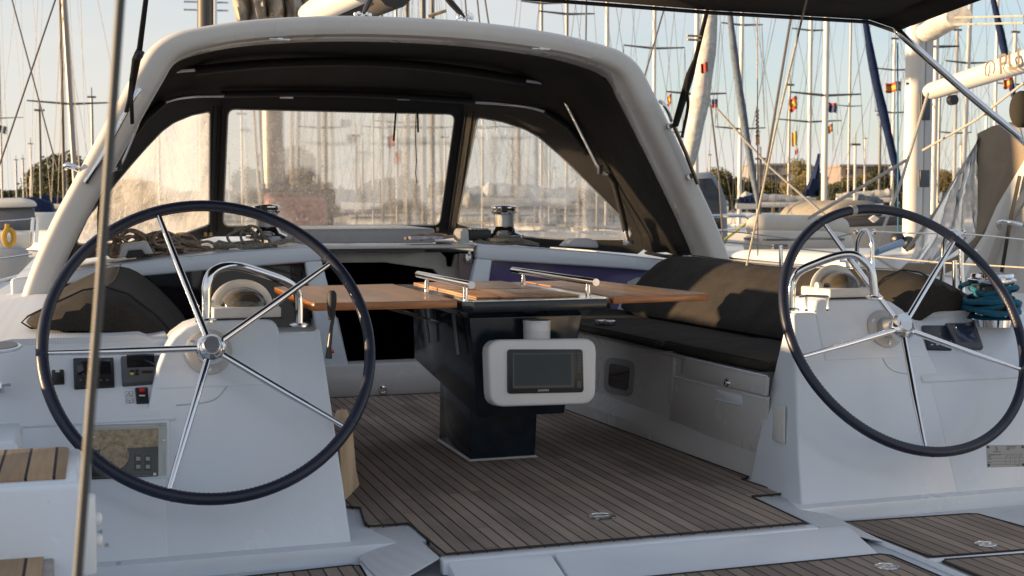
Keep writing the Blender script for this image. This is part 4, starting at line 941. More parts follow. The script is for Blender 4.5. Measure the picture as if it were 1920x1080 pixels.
# deck cover blocks
T = thing('vent_cowl', 'grey trapezoid shell bracket with black slot on the left cabin top', 'bracket', U(255, 470, y=3.2))
c = [U(x, y, y=3.16) for x, y in ((222, 484), (228, 458), (276, 452), (288, 476), (272, 477), (266, 468), (240, 470), (236, 482))]
b = B(); b.prism(c, (0, .13, 0)); b.build('shell', GREYGEL, T, bevel=.008, seg=3)
b = B(); b.prism([U(x, y, y=3.18) for x, y in ((236, 483), (240, 470), (266, 468), (272, 478))], (0, .1, 0)); b.build('slot', BLACKP, T)
c = [U(x, y, y=3.3) for x, y in ((1058, 462), (1068, 452), (1080, 447), (1105, 447), (1121, 452), (1124, 465))]
b = B(); b.prism(c, (0, .12, 0)); tag(b.build('deck_cowl', GREYGEL, bevel=.012, seg=3), 'low rounded grey cowl on the right cabin top', 'cowl')
for px, py in ((385, 439), (395, 439), (820, 430)):
    q = onS(px, py, -.05); b = B(); b.box(q, (.022, .03, .03)); tag(b.build('canvas_stud', mat('brass', (.45, .30, .15), .4, 1) if px == 385 else bpy.data.materials['brass'], bevel=.004), 'tiny brass stud at the foot of a sprayhood pillar', 'stud', 'brass studs at the sprayhood foot')

# ================================================================== own mast, boom, rigging seen above the arch
T = thing('main_boom', 'cream boom with bunched grey sail cover above the arch', 'boom', (0, 7, 2.8))
b = B(); b.tube([U(556, 48, y=6.9), U(590, 22, y=6.3), U(680, -20, y=5.2)], [.10, .10, .10], 18, sq=1.0); b.build('boom_tube', mat('boom_white', (.72, .68, .60), .35), T)
b = B(); b.tube([U(640, 32, y=6.4), U(740, -20, y=5.0)], [.10, .14], 12); b.build('under_cover', fabric('dark_cover', (.10, .09, .085), (.06, .055, .05)), T)
rows = []
rd = random.Random(5)
for i in range(15):
    t = i/14; row = []
    for j in range(22):
        u_ = j/21
        px = 424+t*20+u_*(150-t*10); py = -60+ t*98
        fold = .10*math.sin(u_*26+t*5+math.sin(t*6)*1.5)+.05*math.sin(u_*57+2*t)
        row.append(U(px, py+6*math.sin(u_*9), y=6.6+fold*(.5+t)+.3*(u_-.5)**2))
    rows.append(row)
b = B(); b.grid(rows); b.build('sail_cover', SAILCV, T, smooth=80, solid=.01)
T = thing('own_mast', 'grey mast seen blurred through the middle sprayhood window', 'mast', (0, 8.2, .8))
b = B(); b.tube([(0, 8.3, .7), (0, 8.3, 3.4)], .105, 20); b.build('mast_tube', mat('mast_grey', (.20, .185, .165), .4, .3), T)
for dx in (-.25, -.18, .2, .28): 
    b = B(); b.tube([(dx*.6, 8.0, .9), (dx, 8.2, 3.2)], .012, 6); b.build('halyard', ROPEW if dx < 0 else ROPEB, T)
# wing mast of a neighbour behind arch top left
T = thing('dark_mast', 'thick dark mast rising above the left shoulder of the arch', 'mast', U(387, 200, d=15))
b = B(); b.tube([U(387, 360, d=15), U(387, -600, d=15)], .105, 16); b.build('mast_tube', mat('mast_dark', (.05, .048, .045), .5), T)
b = B(); b.tube([U(404, 300, d=14.9), U(404, -600, d=14.9)], .02, 8)
for yy in (3, 18): b.tube([U(345, yy, d=15), U(428, yy+2, d=15)], .012, 6)
b.build('track_and_spreader', STEELB, T)
def tackle(p0, p1, label):
    T = thing('mainsheet_block', label, 'block', p0)
    b = B(); b.tube([p0, p0.lerp(p1, .25), p0.lerp(p1, .6), p1], [.012, .026, .030, .018], 8, sq=.6); b.build('block_body', BLACKP, T)
    b = B(); u_ = (p1-p0)
    for k_ in range(5): b.lathe(p0+V((k_-2)*.02, 0, -.005+.006*(k_ % 2)), [(.012, 0), (.012, .014), (.004, .018)], 10)
    b.build('shackle', STEEL, T); return T
tackle(U(680, 28, y=2.8), U(702, -16, y=2.8), 'black mainsheet block standing on the middle of the arch')
tackle(U(872, 34, y=2.8), U(828, -14, y=2.8), 'black mainsheet block on the right half of the arch with loose wire ends')
b = B(); q0 = U(872, 34, y=2.78)
b.tube(smoothpath([q0, q0+V(.03, 0, .03), q0+V(.05, 0, .01), q0+V(.02, 0, -.01), q0+V(.04, 0, .025)], 5), .0015, 5); b.tube(smoothpath([U(865, 28, y=2.8), U(878, 20, y=2.8), U(880, 30, y=2.8)], 4), .0015, 5)
tag(b.build('loose_wire', STEEL), 'thin curly seizing wire at the foot of the right mainsheet block', 'wire')
b = B(); b.tube([U(802, 31, y=3.0), U(836, 20, y=3.0)], .010, 8); tag(b.build('brown_batten', WOOD), 'short brown stick on top of the arch left of the right block', 'stick')

# ================================================================== bimini
bz = 1.96
T = thing('bimini', 'black canvas bimini top with steel frame tube at the top right', 'bimini', (0, 0, bz))
f0, f1, f2 = U(900, -6, z=bz), U(1330, 18, z=bz), U(1630, 36, z=bz)
c0 = U(1688, 56, z=bz-.05)
rows = []
for k_ in range(9):
    t = k_/8
    fr_p = [V(-2.0, f1.y, bz+.02), V(-1, f1.y, bz+.05), V(0, f1.y, bz+.05), f0+V(0, 0, .02), f1, f2.lerp(f1, .3), f2, (f2+c0)/2, c0]
    e = U(1850, -4, z=bz+.03)
    row = [p+(V(0, -2.0, 0)*t if i < 7 else (V(e.x-c0.x, e.y-c0.y, e.z-c0.z)*t*1.4)*(1 if i == 8 else .9)) for i, p in enumerate(fr_p)]
    for i in range(len(row)): row[i] = row[i]+V(0, 0, .06*math.sin(PI*t)*(1 if 0 < i < 8 else 0))
    rows.append(row)
b = B(); b.grid(rows); b.build('canvas', CANVAS, T, smooth=60, solid=.006)
b = B(); b.tube([p-V(0, -.005, .012) for p in rows[0][3:]], .014, 8, sq=.6); b.build('canvas_hem', CANVAST, T)
pt = U(1681, 54, z=bz-.055)
p1 = U(1700, 74, x=pt.x+.03); p2 = U(1926, 275, x=pt.x+.55)
b = B(); b.tube(smoothpath([pt, p1, p1.lerp(p2, .5), p1.lerp(p2, .93)+V(0, 0, .012), U(1940, 283, x=pt.x+.6)], 5), .0165, 14); b.build('frame_tube', STEEL, T)
def webbing(pxs, w_, y, label, name='strap', clip=None):
    T = thing(name, label, 'strap', U(*pxs[-1], y=y))
    b = B(); rows = []
    for (px, py, hw_) in pxs_w(pxs, w_): rows.append([U(px-hw_, py, y=y), U(px+hw_, py, y=y)])
    b.grid(rows); b.build('webbing', CANVAST, T, smooth=0, solid=.006); return T
def pxs_w(pxs, w_): return [(px, py, w_) for px, py in pxs]
def pl2(x, y_): return U(x, y_, y=2.2)
T = thing('bimini_strap', 'black webbing strap with buckle beside the left arch leg', 'strap', U(250, 200, y=2.3))
b = B(); b.tube([U(276, -20, y=2.0), U(262, 90, y=2.2), U(256, 110, y=2.3), U(244, 185, y=2.5), U(236, 210, y=2.6)], [.012, .014, .022, .014, .010], 8, sq=.35); b.build('webbing', CANVAST, T)
b = B(); b.tube([U(262, 98, y=2.2), U(258, 108, y=2.25)], .024, 8, sq=.5); b.build('buckle', BLACKP, T)
b = B(); b.tube(smoothpath([U(256, 105, y=2.3), U(246, 150, y=2.4), U(247, 200, y=2.4), U(248, 232, y=2.5)], 4), .010, 6, sq=.3); b.build('loose_end', CANVAST, T)
T = thing('bimini_strap', 'black webbing strap tied down to the right arch leg with a wooden peg on it', 'strap', U(1266, 232, y=2.3))
b = B(); b.tube([U(1326, 20, y=1.6), U(1304, 110, y=1.9), U(1294, 140, y=2.0), U(1266, 236, y=2.5)], [.011, .012, .024, .020], 8, sq=.4); b.build('webbing', CANVAST, T)
b = B(); b.tube(smoothpath([U(1294, 138, y=2.0), U(1288, 170, y=2.1), U(1290, 200, y=2.2), U(1281, 245, y=2.3), U(1279, 258, y=2.3)], 4), .009, 6, sq=.3); b.build('loose_end', CANVAST, T)
c = U(1301, 71, y=1.74)
b = B(); b.box(c+V(0, 0, .010), (.080, .016, .010)); b.box(c-V(0, 0, .010), (.075, .016, .010)); pg = b.build('clothes_peg', WOOD, bevel=.002)
tag(pg, 'wooden clothes peg clipped on the right black strap', 'clothes peg')

# ================================================================== foreground: backstay, transom seat
b = B(); b.tube([U(230, -60, d=1.30), U(188, 530, d=1.30), U(142, 1130, d=1.30)], .0048, 16)
tag(b.build('backstay_tube', mat('dull_tube', (.06, .06, .06), .5, 0)), 'blurred upright steel tube close to the camera at the left', 'steel tube')
T = thing('transom_locker', 'white locker block with teak slatted top at the left edge', 'locker', (-2, -1.4, .3))
zs = .552
b = B(); b.prism([(-2.6, -1.19, zs), (-1.752, -1.215, zs), (-1.752, -1.62, zs), (-2.6, -1.60, zs)], (0, 0, -.62)); 
b.build('seat_block', GEL, T, bevel=.014, seg=3)
b = B(); b.prism([(-2.5, -1.225, zs), (-1.79, -1.235, zs), (-1.782, -1.25, zs), (-1.785, -1.575, zs), (-2.5, -1.565, zs)], (0, 0, .008)); b.build('teak_top', TEAKS, T, bevel=.001)
b = B(); b.box((-1.742, -1.60, .44), (.03, .05, .16)); sk = b.build('hinge_plate', WHITEP, T, bevel=.006)
for z_ in (.47, .425):
    b = B(); b.lathe((-1.728, -1.60, z_), [(.013, 0), (.014, .008), (.008, .013)], 16, (1, 0, 0)); b.build('knob', WHITEP, sk)
T = thing('boarding_step', 'grey framed teak step at the bottom left corner', 'step', (-2, -1.7, .25))
zs = .40
q = U(104, 1014, z=zs)
b = B(); b.prism([(q.x, q.y, zs), (q.x, q.y-.30, zs), (-2.6, q.y-.28, zs), (-2.6, q.y+.01, zs)], (0, 0, -.05)); b.build('frame', mat('old_grey_wood', (.28, .26, .24), .7, var=.35, vscale=20), T, bevel=.004)
b = B(); b.prism([(q.x-.02, q.y-.035, zs+.001), (q.x-.02, q.y-.30, zs+.001), (-2.6, q.y-.28, zs+.001), (-2.6, q.y-.03, zs+.001)], (0, 0, .004)); b.build('teak_tread', TEAKS, T)
b = B(); b.tube([V(q.x+.012, q.y+.0, zs+.01), V(q.x+.012, q.y-.06, zs-.15)], .010, 8); b.lathe(V(q.x+.02, q.y-.05, zs-.04), [(.014, 0), (.014, .02)], 6, (1, 0, 0)); b.build('bracket', STEELB, T)
# small moulded seat step behind, at the far left
b = B(); b.prism([(-2.6, -.55, .36), (-1.93, -.55, .36), (-1.93, -.42, .44), (-2.6, -.42, .44)], (0, .35, 0)); tag(b.build('moulded_step', GEL, bevel=.02, seg=3), 'low white moulded step under the left instrument wing', 'step')
q = U(0, 738, pl=PWING); b = B(); b.tube([q+NW*.02+V(-.03, 0, 0), q+NW*.03+V(.01, 0, 0)], .018, 8); b.tube([q+NW*.025+V(.0, 0, .01), q+NW*.025+V(.035, 0, .012)], .006, 8); b.build('padeye', STEEL, TL)
for (x, y) in ((188, 997), (200, 1022), (222, 1056)):
    q = U(x, y, y=-.4); b = B(); b.lathe(q, [(.007, 0), (.006, .004)], 10, (0, -1, 0)); tag(b.build('deck_screw', STEELB), 'small screw in the white moulding below the engine panel', 'screw', 'screws in the lower left moulding')
# ================================================================== background: shore, trees, buildings
b = B(); b.prism([(-900, 120, WZ-.5), (900, 95, WZ-.5), (1500, 1500, WZ-.5), (-1500, 1500, WZ-.5)], (0, 0, 1.3)); struct(b.build('shore', mat('shore_ground', (.13, .11, .08), .9, var=.5, vscale=.05)))
LEAF = [mat('foliage_dark', (.075, .085, .032), .8, var=.6, vscale=.6, col2=(.028, .036, .016)), mat('foliage_mid', (.12, .115, .038), .8, var=.6, vscale=.6, col2=(.045, .05, .02)), mat('foliage_warm', (.20, .155, .045), .8, var=.6, vscale=.6, col2=(.08, .07, .025))]
BARK = mat('bark', (.09, .07, .05), .9)
def make_tree(seed, lm, lobes, flat=1.0):   # unit tree: height 1
    rnd = random.Random(seed); T = thing('broadleaf_tree', '', 'tree', (0, 0, 0), 'trees along the far shore')
    b = B(); b.tube([(0, 0, 0), (.01, 0, .25), (.0, .01, .5)], [.03, .022, .012], 7)
    cs = []
    for i in range(lobes):
        a = rnd.random()*6.28; r = .30*rnd.random()**.6; cs.append((V(r*math.cos(a), r*math.sin(a), .30+.58*rnd.random()*(1-r)), .11+.12*rnd.random()))
    for c, r in cs[:7]: b.tube([(0, 0, .22+.2*rnd.random()), c*.6+V(0, 0, .15), c], [.014, .009, .004], 5)
    b.build('trunk', BARK, T)
    b = B()
    for c, r in cs:
        for k in range(int(2600*r*r*4)):
            d_ = Vector((rnd.gauss(0, 1), rnd.gauss(0, 1), rnd.gauss(0, 1))).normalized()*r*(.55+.5*rnd.random()); d_.z *= .75*flat
            q = c+d_; s_ = .010+.014*rnd.random()
            u = Vector((rnd.gauss(0, 1), rnd.gauss(0, 1), rnd.gauss(0, 1))).normalized(); v_ = u.orthogonal().normalized()*s_; u = u*s_
            o = len(b.v); b.v += [q-u, q+v_*.7, q+u, q-v_*.7]; b.f.append((o, o+1, o+2, o+3))
    b.build('crown', lm, T, smooth=0); return T
PRO = [make_tree(1, LEAF[0], 22), make_tree(2, LEAF[1], 20), make_tree(3, LEAF[2], 18), make_tree(4, LEAF[1], 26, .7)]
used = set()
def tree(px, d, top, wpx, kind, label):
    q = U(px, 386, d=d); zt = CZ+(386-top)/F*d; z0 = WZ+.8; h = zt-z0; wd = wpx/F*d
    T = PRO[kind] if kind not in used else copy_tree(PRO[kind]); used.add(kind)
    T.location = (q.x, q.y, z0); T.scale = (wd/.72, wd/.72, h/1.02); T.rotation_euler = (0, 0, px*.7 % 6.28); T['label'] = label
    return T
TR_ = [(116, 130, 268, 120, 1, 'bushy green tree left of the arch behind thin masts'), (165, 150, 305, 60, 0, 'darker low tree just right of the bushy left tree'),
 (250, 170, 325, 110, 1, 'tree seen through the hazy left sprayhood window'), (545, 120, 250, 110, 0, 'tall tree seen blurred behind the mast in the middle window'), (470, 150, 300, 90, 1, 'tree left of the mast in the middle window'),
 (650, 170, 345, 110, 0, 'low tree in the middle window right of the mast'), (735, 160, 320, 120, 1, 'green tree under the red flag in the middle window'), (800, 180, 345, 90, 0, 'low tree at the right end of the middle window'),
 (895, 180, 345, 110, 0, 'low dark tree at the left end of the right window'), (975, 200, 338, 110, 3, 'low wide tree in the middle of the right window'), (1075, 180, 345, 120, 1, 'tree at the right end of the right window'), (1165, 190, 340, 110, 0, 'tree behind the right canvas of the sprayhood'),
 (1290, 180, 320, 80, 0, 'tree hidden behind the right arch leg'), (1352, 170, 302, 85, 1, 'green tree just right of the arch leg'), (1395, 190, 318, 60, 0, 'dark tree under the grey furled sail'), (1450, 210, 328, 100, 1, 'low dark tree in front of the first apartment block'),
 (1500, 150, 287, 72, 2, 'tall warm olive tree under the golden flag'), (1545, 180, 330, 60, 0, 'dark low tree behind the two bright masts'), (1585, 190, 328, 90, 3, 'low wide tree left of the long apartment block'), (1622, 200, 318, 110, 2, 'warm brown tree in front of the long apartment block'),
 (1655, 170, 293, 50, 0, 'taller tree right of the long apartment block'), (1690, 180, 318, 80, 1, 'tree left of the nearest white mast'), (1770, 180, 310, 80, 2, 'warm tree right of the nearest white mast'), (1830, 190, 290, 90, 1, 'tree behind the clear spray screen of the next yacht'), (1900, 190, 300, 90, 0, 'tree at the right edge behind the next yacht'),
 (30, 190, 350, 90, 0, 'low tree beyond the far left masts'), (-40, 180, 340, 110, 1, 'low tree at the far left edge')]
for t_ in TR_: tree(*t_)
# distant wood reading as one mass
rnd = random.Random(9); b = B()
for i in range(9000):
    px = rnd.uniform(-150, 2100); d = rnd.uniform(215, 260); top = 352+8*math.sin(px*.02)+6*math.sin(px*.057+1); py = rnd.uniform(top, 392)
    q = U(px, py, d=d); s_ = .35+rnd.random()*.55
    u = Vector((rnd.gauss(0, 1), rnd.gauss(0, 1), rnd.gauss(0, 1))).normalized(); v_ = u.orthogonal().normalized()*s_; u = u*s_
    o = len(b.v); b.v += [q-u, q+v_*.7, q+u, q-v_*.7]; b.f.append((o, o+1, o+2, o+3))
tag(b.build('distant_wood', LEAF[0], smooth=0), kind='stuff')
def building(px0, px1, top, d, floors, m, label):
    q0, q1 = U(px0, 386, d=d), U(px1, 386, d=d); zt = CZ+(386-top)/F*d; z0 = WZ+.8
    T = thing('apartment_building', label, 'building', (q0+q1)/2, 'apartment blocks behind the trees')
    u = (q1-q0); u.z = 0; L_ = u.length; u = u.normalized(); n = V(-u.y, u.x, 0)
    R_ = Matrix((u, n, V(0, 0, 1))).transposed()
    c = (q0+q1)/2; c.z = 0
    b = B(); b.box(c+n*6+V(0, 0, (z0+zt)/2), (L_, 10, zt-z0), R_); b.build('wall', m, T)
    b = B(); b.box(c+n*6+V(0, 0, zt+.2), (L_+.6, 11, .4), R_); b.build('roof', m, T)
    fh = (zt-z0)/floors; wm = bpy.data.materials.get('far_window') or mat('far_window', (.05, .055, .06), .2)
    for f in range(floors):
        b = B(); b.box(c+n*.6+V(0, 0, z0+fh*(f+.08)), (L_*.98, 1.3, .25), R_); b.build('balcony', m, T)
        for k in range(int(L_/3)):
            b = B(); b.box(c+n*.98+u*(-L_/2+1.6+k*3)+V(0, 0, z0+fh*(f+.55)), (1.5, .1, fh*.5), R_); b.build('window', wm, T)
building(1405, 1482, 310, 240, 5, mat('pale_facade', (.27, .26, .25), .8), 'pale apartment block above the trees left of the two bright masts')
building(1578, 1668, 312, 230, 4, mat('pinkish_facade', (.27, .22, .20), .8), 'long low pinkish apartment block above the trees right of the bright masts')

# ================================================================== moored sailing boats
WHITEH = mat('boat_white', (.62, .60, .56), .35); MASTW = mat('mast_white', (.60, .57, .52), .35); MASTG = mat('mast_alloy', (.26, .245, .23), .4, .3); MASTD = mat('mast_dark_alloy', (.10, .093, .085), .45)
RIG = mat('rigging_wire', (.13, .12, .11), .5, .3); NAVYC = fabric('navy_canvas', (.02, .035, .09), (.012, .02, .05), 40); WSAIL = fabric('white_sail', (.62, .60, .55), (.42, .40, .36), 20, wr=.8)
GSAIL = fabric('blue_grey_sail', (.16, .19, .23), (.10, .12, .15), 20, wr=.6); BSAIL = fabric('blue_sail', (.014, .026, .075), (.008, .015, .045), 20, wr=.6)
def hullmesh(c, L_, Bm, fb, hd):   # lofted hull; heading angle hd
    rows = []; R_ = Matrix.Rotation(hd, 3, 'Z')
    for i in range(11):
        t = i/10; y = (t-.5)*L_; w_ = Bm/2*(math.sin(PI*min(1, (1-t)*.62+.0)/1.0)**.6 if t > .3 else .93+.07*t/.3); w_ = max(w_, .02)
        sh_ = fb*(1+.16*t)
        rows.append([c+R_ @ V(x*w_, y, z) for x, z in ((-1, sh_), (-.98, .45*sh_), (-.8, 0), (0, -.35), (.8, 0), (.98, .45*sh_), (1, sh_), (.5, sh_+.04), (0, sh_+.06), (-.5, sh_+.04))])
    b = B(); b.grid(rows, True); n = 10; b.f.append(tuple(range(n))[::-1]); return b
def sailboat(px, d, wpx, label, tops=(0, 0), spr=((.45, 60),), m=None, L_=10, hd=0, boom=None, top=None, hull=True, tilt=0, stays=2.2, hullm=None):
    base = U(px, 386, d=d); base.z = WZ
    T = thing('sailing_yacht', label, 'sailing yacht', base, 'moored sailing yachts')
    m = m or MASTW; fb = 1.15
    if hull:
        hullmesh(base, L_, L_*.31, fb, hd).build('hull', hullm or WHITEH, T, smooth=50)
        R_ = Matrix.Rotation(hd, 3, 'Z')
        b = B(); pr_ = [(-L_*.30, fb+.1), (-L_*.28, fb+.5), (L_*.05, fb+.45), (L_*.2, fb+.12)]
        b.prism([base+R_ @ V(-L_*.09, y, z) for y, z in pr_], R_ @ V(L_*.18, 0, 0)); b.build('cabin', WHITEH, T, bevel=.08)
        b = B(); b.prism([base+R_ @ V(-L_*.092, y, z) for y, z in [(-L_*.2, fb+.22), (-L_*.19, fb+.36), (0, fb+.34), (L_*.06, fb+.22)]], R_ @ V(L_*.184, 0, 0)); b.build('cabin_window', ACRYL, T)
    zt = CZ+(386-(top if top is not None else -420))/F*d; r = wpx/F*d/2
    tp = V(base.x+tilt*d/F, base.y, zt); bt = V(base.x, base.y, WZ+fb if hull else WZ+1.2)
    b = B(); b.tube([bt, tp], [r*.9, r*.8], 10); mo = b.build('mast', m, T)
    if top is not None and top > 0:
        b = B(); b.tube([tp, tp+V(0, 0, .35)], .02, 5); b.box(tp+V(0, 0, .02), (.3, .08, .06)); b.build('masthead', RIG, mo)
    for (py, hw_) in spr:
        z = CZ+(386-py)/F*d; f = (z-bt.z)/(tp.z-bt.z); c = bt.lerp(tp, f); w_ = hw_/F*d
        b = B(); b.tube([c+V(-w_, .0, .06*w_), c, c+V(w_, 0, .06*w_)], [.02, .035, .02], 6); b.build('spreader', RIG, T)
    if stays:
        b = B(); w_ = stays*.55
        for sx_ in (-1, 1):
            p_ = bt+V(sx_*w_, 0, 0); 
            for (py, hw_) in spr: 
                z = CZ+(386-py)/F*d; q = V(base.x+sx_*hw_/F*d, base.y, z+.06*hw_/F*d); b.tube([p_, q], .0065, 4, cap=False); p_ = q
            b.tube([p_, tp], .0065, 4, cap=False)
            b.tube([bt+V(sx_*w_*.5, 1, 0), bt.lerp(tp, .45)], .005, 4, cap=False)
        b.tube([bt+V(.15, -L_*.45, .2), tp], .0065, 4, cap=False); b.tube([bt+V(.1, L_*.48, .3), tp], .0075, 4, cap=False); b.build('rigging', RIG, T)
    if boom:
        x1, cv, zb = boom; e = U(x1, zb, d=d); a_ = V(base.x, base.y, e.z)
        b = B(); b.tube([a_, e], .09, 8); b.build('boom', MASTW, T)
        if cv:
            b = B(); N_ = 14; b.tube([a_.lerp(e, k/N_)+V(0, 0, .14+.02*math.sin(k*1.9)+.08*(1-k/N_)) for k in range(N_+1)], [.05]+[.15+.018*math.sin(k*2.3)-.08*k/N_ for k in range(1, N_)]+[.04], 9); b.build('sail_bundle', cv, T)
    return T
sailboat(1225, 35, 8, 'white mast rising just above the right shoulder of the arch', spr=((93, 62), (250, 60)), stays=2.2)
sailboat(1304, 30, 11, 'white mast right of the arch partly behind a furled white sail', spr=((178, 62),), boom=(1365, WSAIL, 392))
sailboat(1386, 38, 9, 'pale mast behind the grey blue furled sail with low white boom', spr=((50, 43), (242, 52)), tilt=4, boom=(1530, WSAIL, 383), L_=11)
sailboat(1516, 40, 9, 'left of the two bright masts above the dinghy', spr=((229, 68), (60, 40)), tilt=-1)
sailboat(1545, 30, 13, 'right and thicker of the two bright masts above the dinghy', spr=((180, 76),), boom=(1500, None, 388), hullm=mat('beige_hull', (.35, .30, .24), .5))
sailboat(1672, 45, 7, 'slim white mast ending below the bimini left of the biggest mast', spr=((133, 44), (212, 40)), top=76, boom=(1568, WSAIL, 374))
sailboat(1749, 27, 13, 'white mast standing close behind the biggest mast', spr=((90, 50),))
sailboat(1788, 42, 8, 'slim mast with its top in view right of the biggest mast', spr=((150, 36), (250, 36)), top=60)
sailboat(1803, 36, 10, 'leaning pale mast behind the lettered boom', spr=((120, 50),), tilt=20)
sailboat(1896, 40, 9, 'mast with its top in view near the right edge', spr=((160, 40),), top=64)
sailboat(1862, 55, 7, 'thin distant mast between two masts near the right edge', spr=((140, 30),), top=-40)
sailboat(1590, 62, 5, 'thin distant mast behind the long apartment block', spr=((200, 26),), m=MASTG, top=-100)
sailboat(1062, 34, 8, 'mast rising above the middle right of the arch', spr=((30, 55),), m=MASTG)
sailboat(1015, 36, 7, 'dark mast above the arch under the bimini edge', spr=((10, 40),), m=MASTG)
sailboat(1137, 32, 9, 'bright mast above the arch with broad spreaders', spr=((14, 50),))
sailboat(745, 40, 6, 'mast above the arch between the two mainsheet blocks', spr=((230, 45),), m=MASTG)
sailboat(121, 48, 7, 'dark slim mast left of the taller grey mast at left', spr=(), m=mat('mast_brown', (.10, .085, .07), .5))
sailboat(147, 34, 12, 'grey mast with wide spreaders at the left', spr=((196, 76),), m=MASTG, tilt=-35)
for k_, px in enumerate((32, 45, 58)):
    sailboat(px, 95, 4, ['leftmost', 'middle', 'rightmost'][k_]+' of three short distant masts low at the left', spr=(), m=MASTG, top=(300, 298, 330)[k_], stays=0)
sailboat(5, 70, 4, 'distant mast at the very left edge', spr=((222, 40),), m=MASTG)
for k_, (px, d, w_) in enumerate(((598, 33, 11), (612, 36, 9), (765, 34, 11), (795, 30, 12), (812, 33, 10), (718, 40, 6), (972, 38, 10), (1005, 34, 10))):
    sailboat(px, d, w_, ['left of the close pair of masts in the middle window', 'right of the close pair of masts in the middle window', 'mast right of the black hanging cord in the middle window', 'thickest mast at the right end of the middle window', 'last mast before the right pillar in the middle window', 'thin mast beside the red flag in the middle window', 'left mast in the right window', 'right mast in the right window'][k_], spr=((240, 40),), m=MASTD, top=(None if k_ < 6 else 190))
# furled headsails as their own things
def furl(p, name, m, label, r=(.05, .17, .12)):
    b = B(); n = len(p); L2 = smoothpath(p, 5); k = len(L2)
    b.tube(L2, [r[0]+(r[1]-r[0])*math.sin(PI*min(1, (i/(k-1))*1.0))**.7*(1+.12*math.sin(i*1.7)) for i in range(k)], 10); return tag(b.build(name, m, smooth=60), label, 'furled sail', 'furled headsails')
furl([U(1338, -60, d=20), U(1325, 100, d=20), U(1305, 230, d=20), U(1285, 330, d=20)], 'furled_sail', WSAIL, 'fat white furled sail leaning against the right arch leg', (.07, .145, .07))
b = B(); b.prism([U(1322, 150, d=20), U(1334, 190, d=20), U(1331, 200, d=20), U(1316, 198, d=20)], V(0, .02, 0)); tag(b.build('sail_flap', WSAIL), 'loose white sail corner sticking out from the furled sail', 'sail')
furl([U(1364, -20, d=24), U(1378, 110, d=24), U(1400, 260, d=24), U(1424, 395, d=24)], 'furled_sail', GSAIL, 'grey blue furled sail leaning right above the dinghy', (.03, .075, .03))
furl([U(1618, 10, d=21), U(1638, 130, d=21), U(1665, 250, d=21), U(1690, 360, d=21)], 'furled_sail', BSAIL, 'dark blue furled sail left of the biggest mast', (.03, .075, .03))
furl([U(1858, -20, d=26), U(1880, 80, d=26), U(1902, 190, d=26)], 'furled_sail', BSAIL, 'dark blue furled sail crossing the lettered boom at the right edge', (.03, .075, .03))
b = B(); 
rows = [[U(x, y, d=29+.25*math.sin(i*1.3+j)) for j, x in enumerate((x0, x0*.75+x1*.25, (x0+x1)/2, x0*.25+x1*.75, x1))] for i, (y, x0, x1) in enumerate(((288, 1534, 1537), (310, 1528, 1537), (335, 1520, 1537), (355, 1510, 1536), (368, 1506, 1536)))]
b.grid(rows); tag(b.build('hanging_sail', BSAIL, solid=.02), 'blue folded sail hanging between the two bright masts', 'sail')
# diagonal stays
def line(p, r, m, label, cat='stay', name='stay', grp=None):
    b = B(); b.tube(p, r, 6); return tag(b.build(name, m), label, cat, grp)
line([U(107, -10, d=6), U(-8, 330, d=6)], .0045, RIG, 'dark thick stay slanting down to the left edge')
line([U(20, -10, d=9), U(60, 140, d=9), U(108, 320, d=9)], .006, RIG, 'thin stay slanting right across the left sky')
line([U(1420, -10, x=2.32), U(1421, 480, x=2.32)], .0035, ROPEB, 'upright twisted stay right of the arch leg with a rope knot on it')
b = B(); b.tube([U(1420+1.5*math.sin(k*2.2), 205+k*2.6, x=2.31) for k in range(21)], .009, 6); tag(b.build('rope_knot', ROPEB), 'brown rope lashing on the upright stay', 'lashing')
line([U(1332, 195, d=12), U(1348, 330, d=12), U(1356, 460, d=12)], .009, RIG, 'stay dropping from the loose sail corner')
line([U(1345, 205, d=14), U(1440, 310, d=14), U(1560, 415, d=14)], .014, ROPEW, 'pale rope slanting down right behind the dinghy')
line([U(1517, -20, d=5.2), U(1455, 240, d=5.2), U(1400, 498, d=5.2)], .0042, ROPEW, 'long leaning wire crossing in front of the dinghy')
line([U(1485, 20, d=15), U(1455, 200, d=15), U(1430, 350, d=15)], .016, RIG, 'dark thick stay leaning left of the two bright masts')
line([U(1700, 300, d=9), U(1600, 360, d=9), U(1515, 410, d=9)], .012, ROPEW, 'pale thick rope from the biggest mast down to the dinghy')
line([U(1740, 175, d=10), U(1690, 340, d=9.5), U(1640, 470, d=9)], .012, ROPEW, 'pale rope dropping from the gooseneck of the lettered boom')
line([U(1920, 155, d=9), U(1830, 225, d=9.5), U(1730, 282, d=10)], .009, ROPEW, 'thin pale rope from the right edge to the biggest mast')
line([U(1920, 30, d=8), U(1790, 33, d=8.5)], .007, ROPEW, 'upper of two pale ropes near the bimini corner')
line([U(1920, 43, d=8), U(1790, 46, d=8.5)], .007, ROPEW, 'lower of two pale ropes near the bimini corner')
line([U(1838, 262, x=3.3), U(1760, 390, x=3.3), U(1700, 470, x=3.3)], .012, ROPEW, 'pale rope along the edge of the clear spray screen')
line([U(1683, 80, d=10.5), U(1684, 440, d=10.5)], .006, mat('blue_rope', (.03, .12, .2), .8), 'blue halyard left of the biggest mast')
for k_, (x0, y0, x1, y1) in enumerate(((1100, 0, 1098, 48), (870, 0, 880, 40), (905, 0, 925, 42), (892, 0, 905, 40), (1250, 30, 1205, 95))):
    line([U(x0, y0-30, d=12), U(x1, y1+60, d=12)], .008, RIG, ['first', 'second', 'third', 'fourth', 'fifth'][k_]+' dark stay from the left above the arch' if k_ != 4 else 'dark stay leaning left between bimini and arch shoulder', grp='stays above the arch')
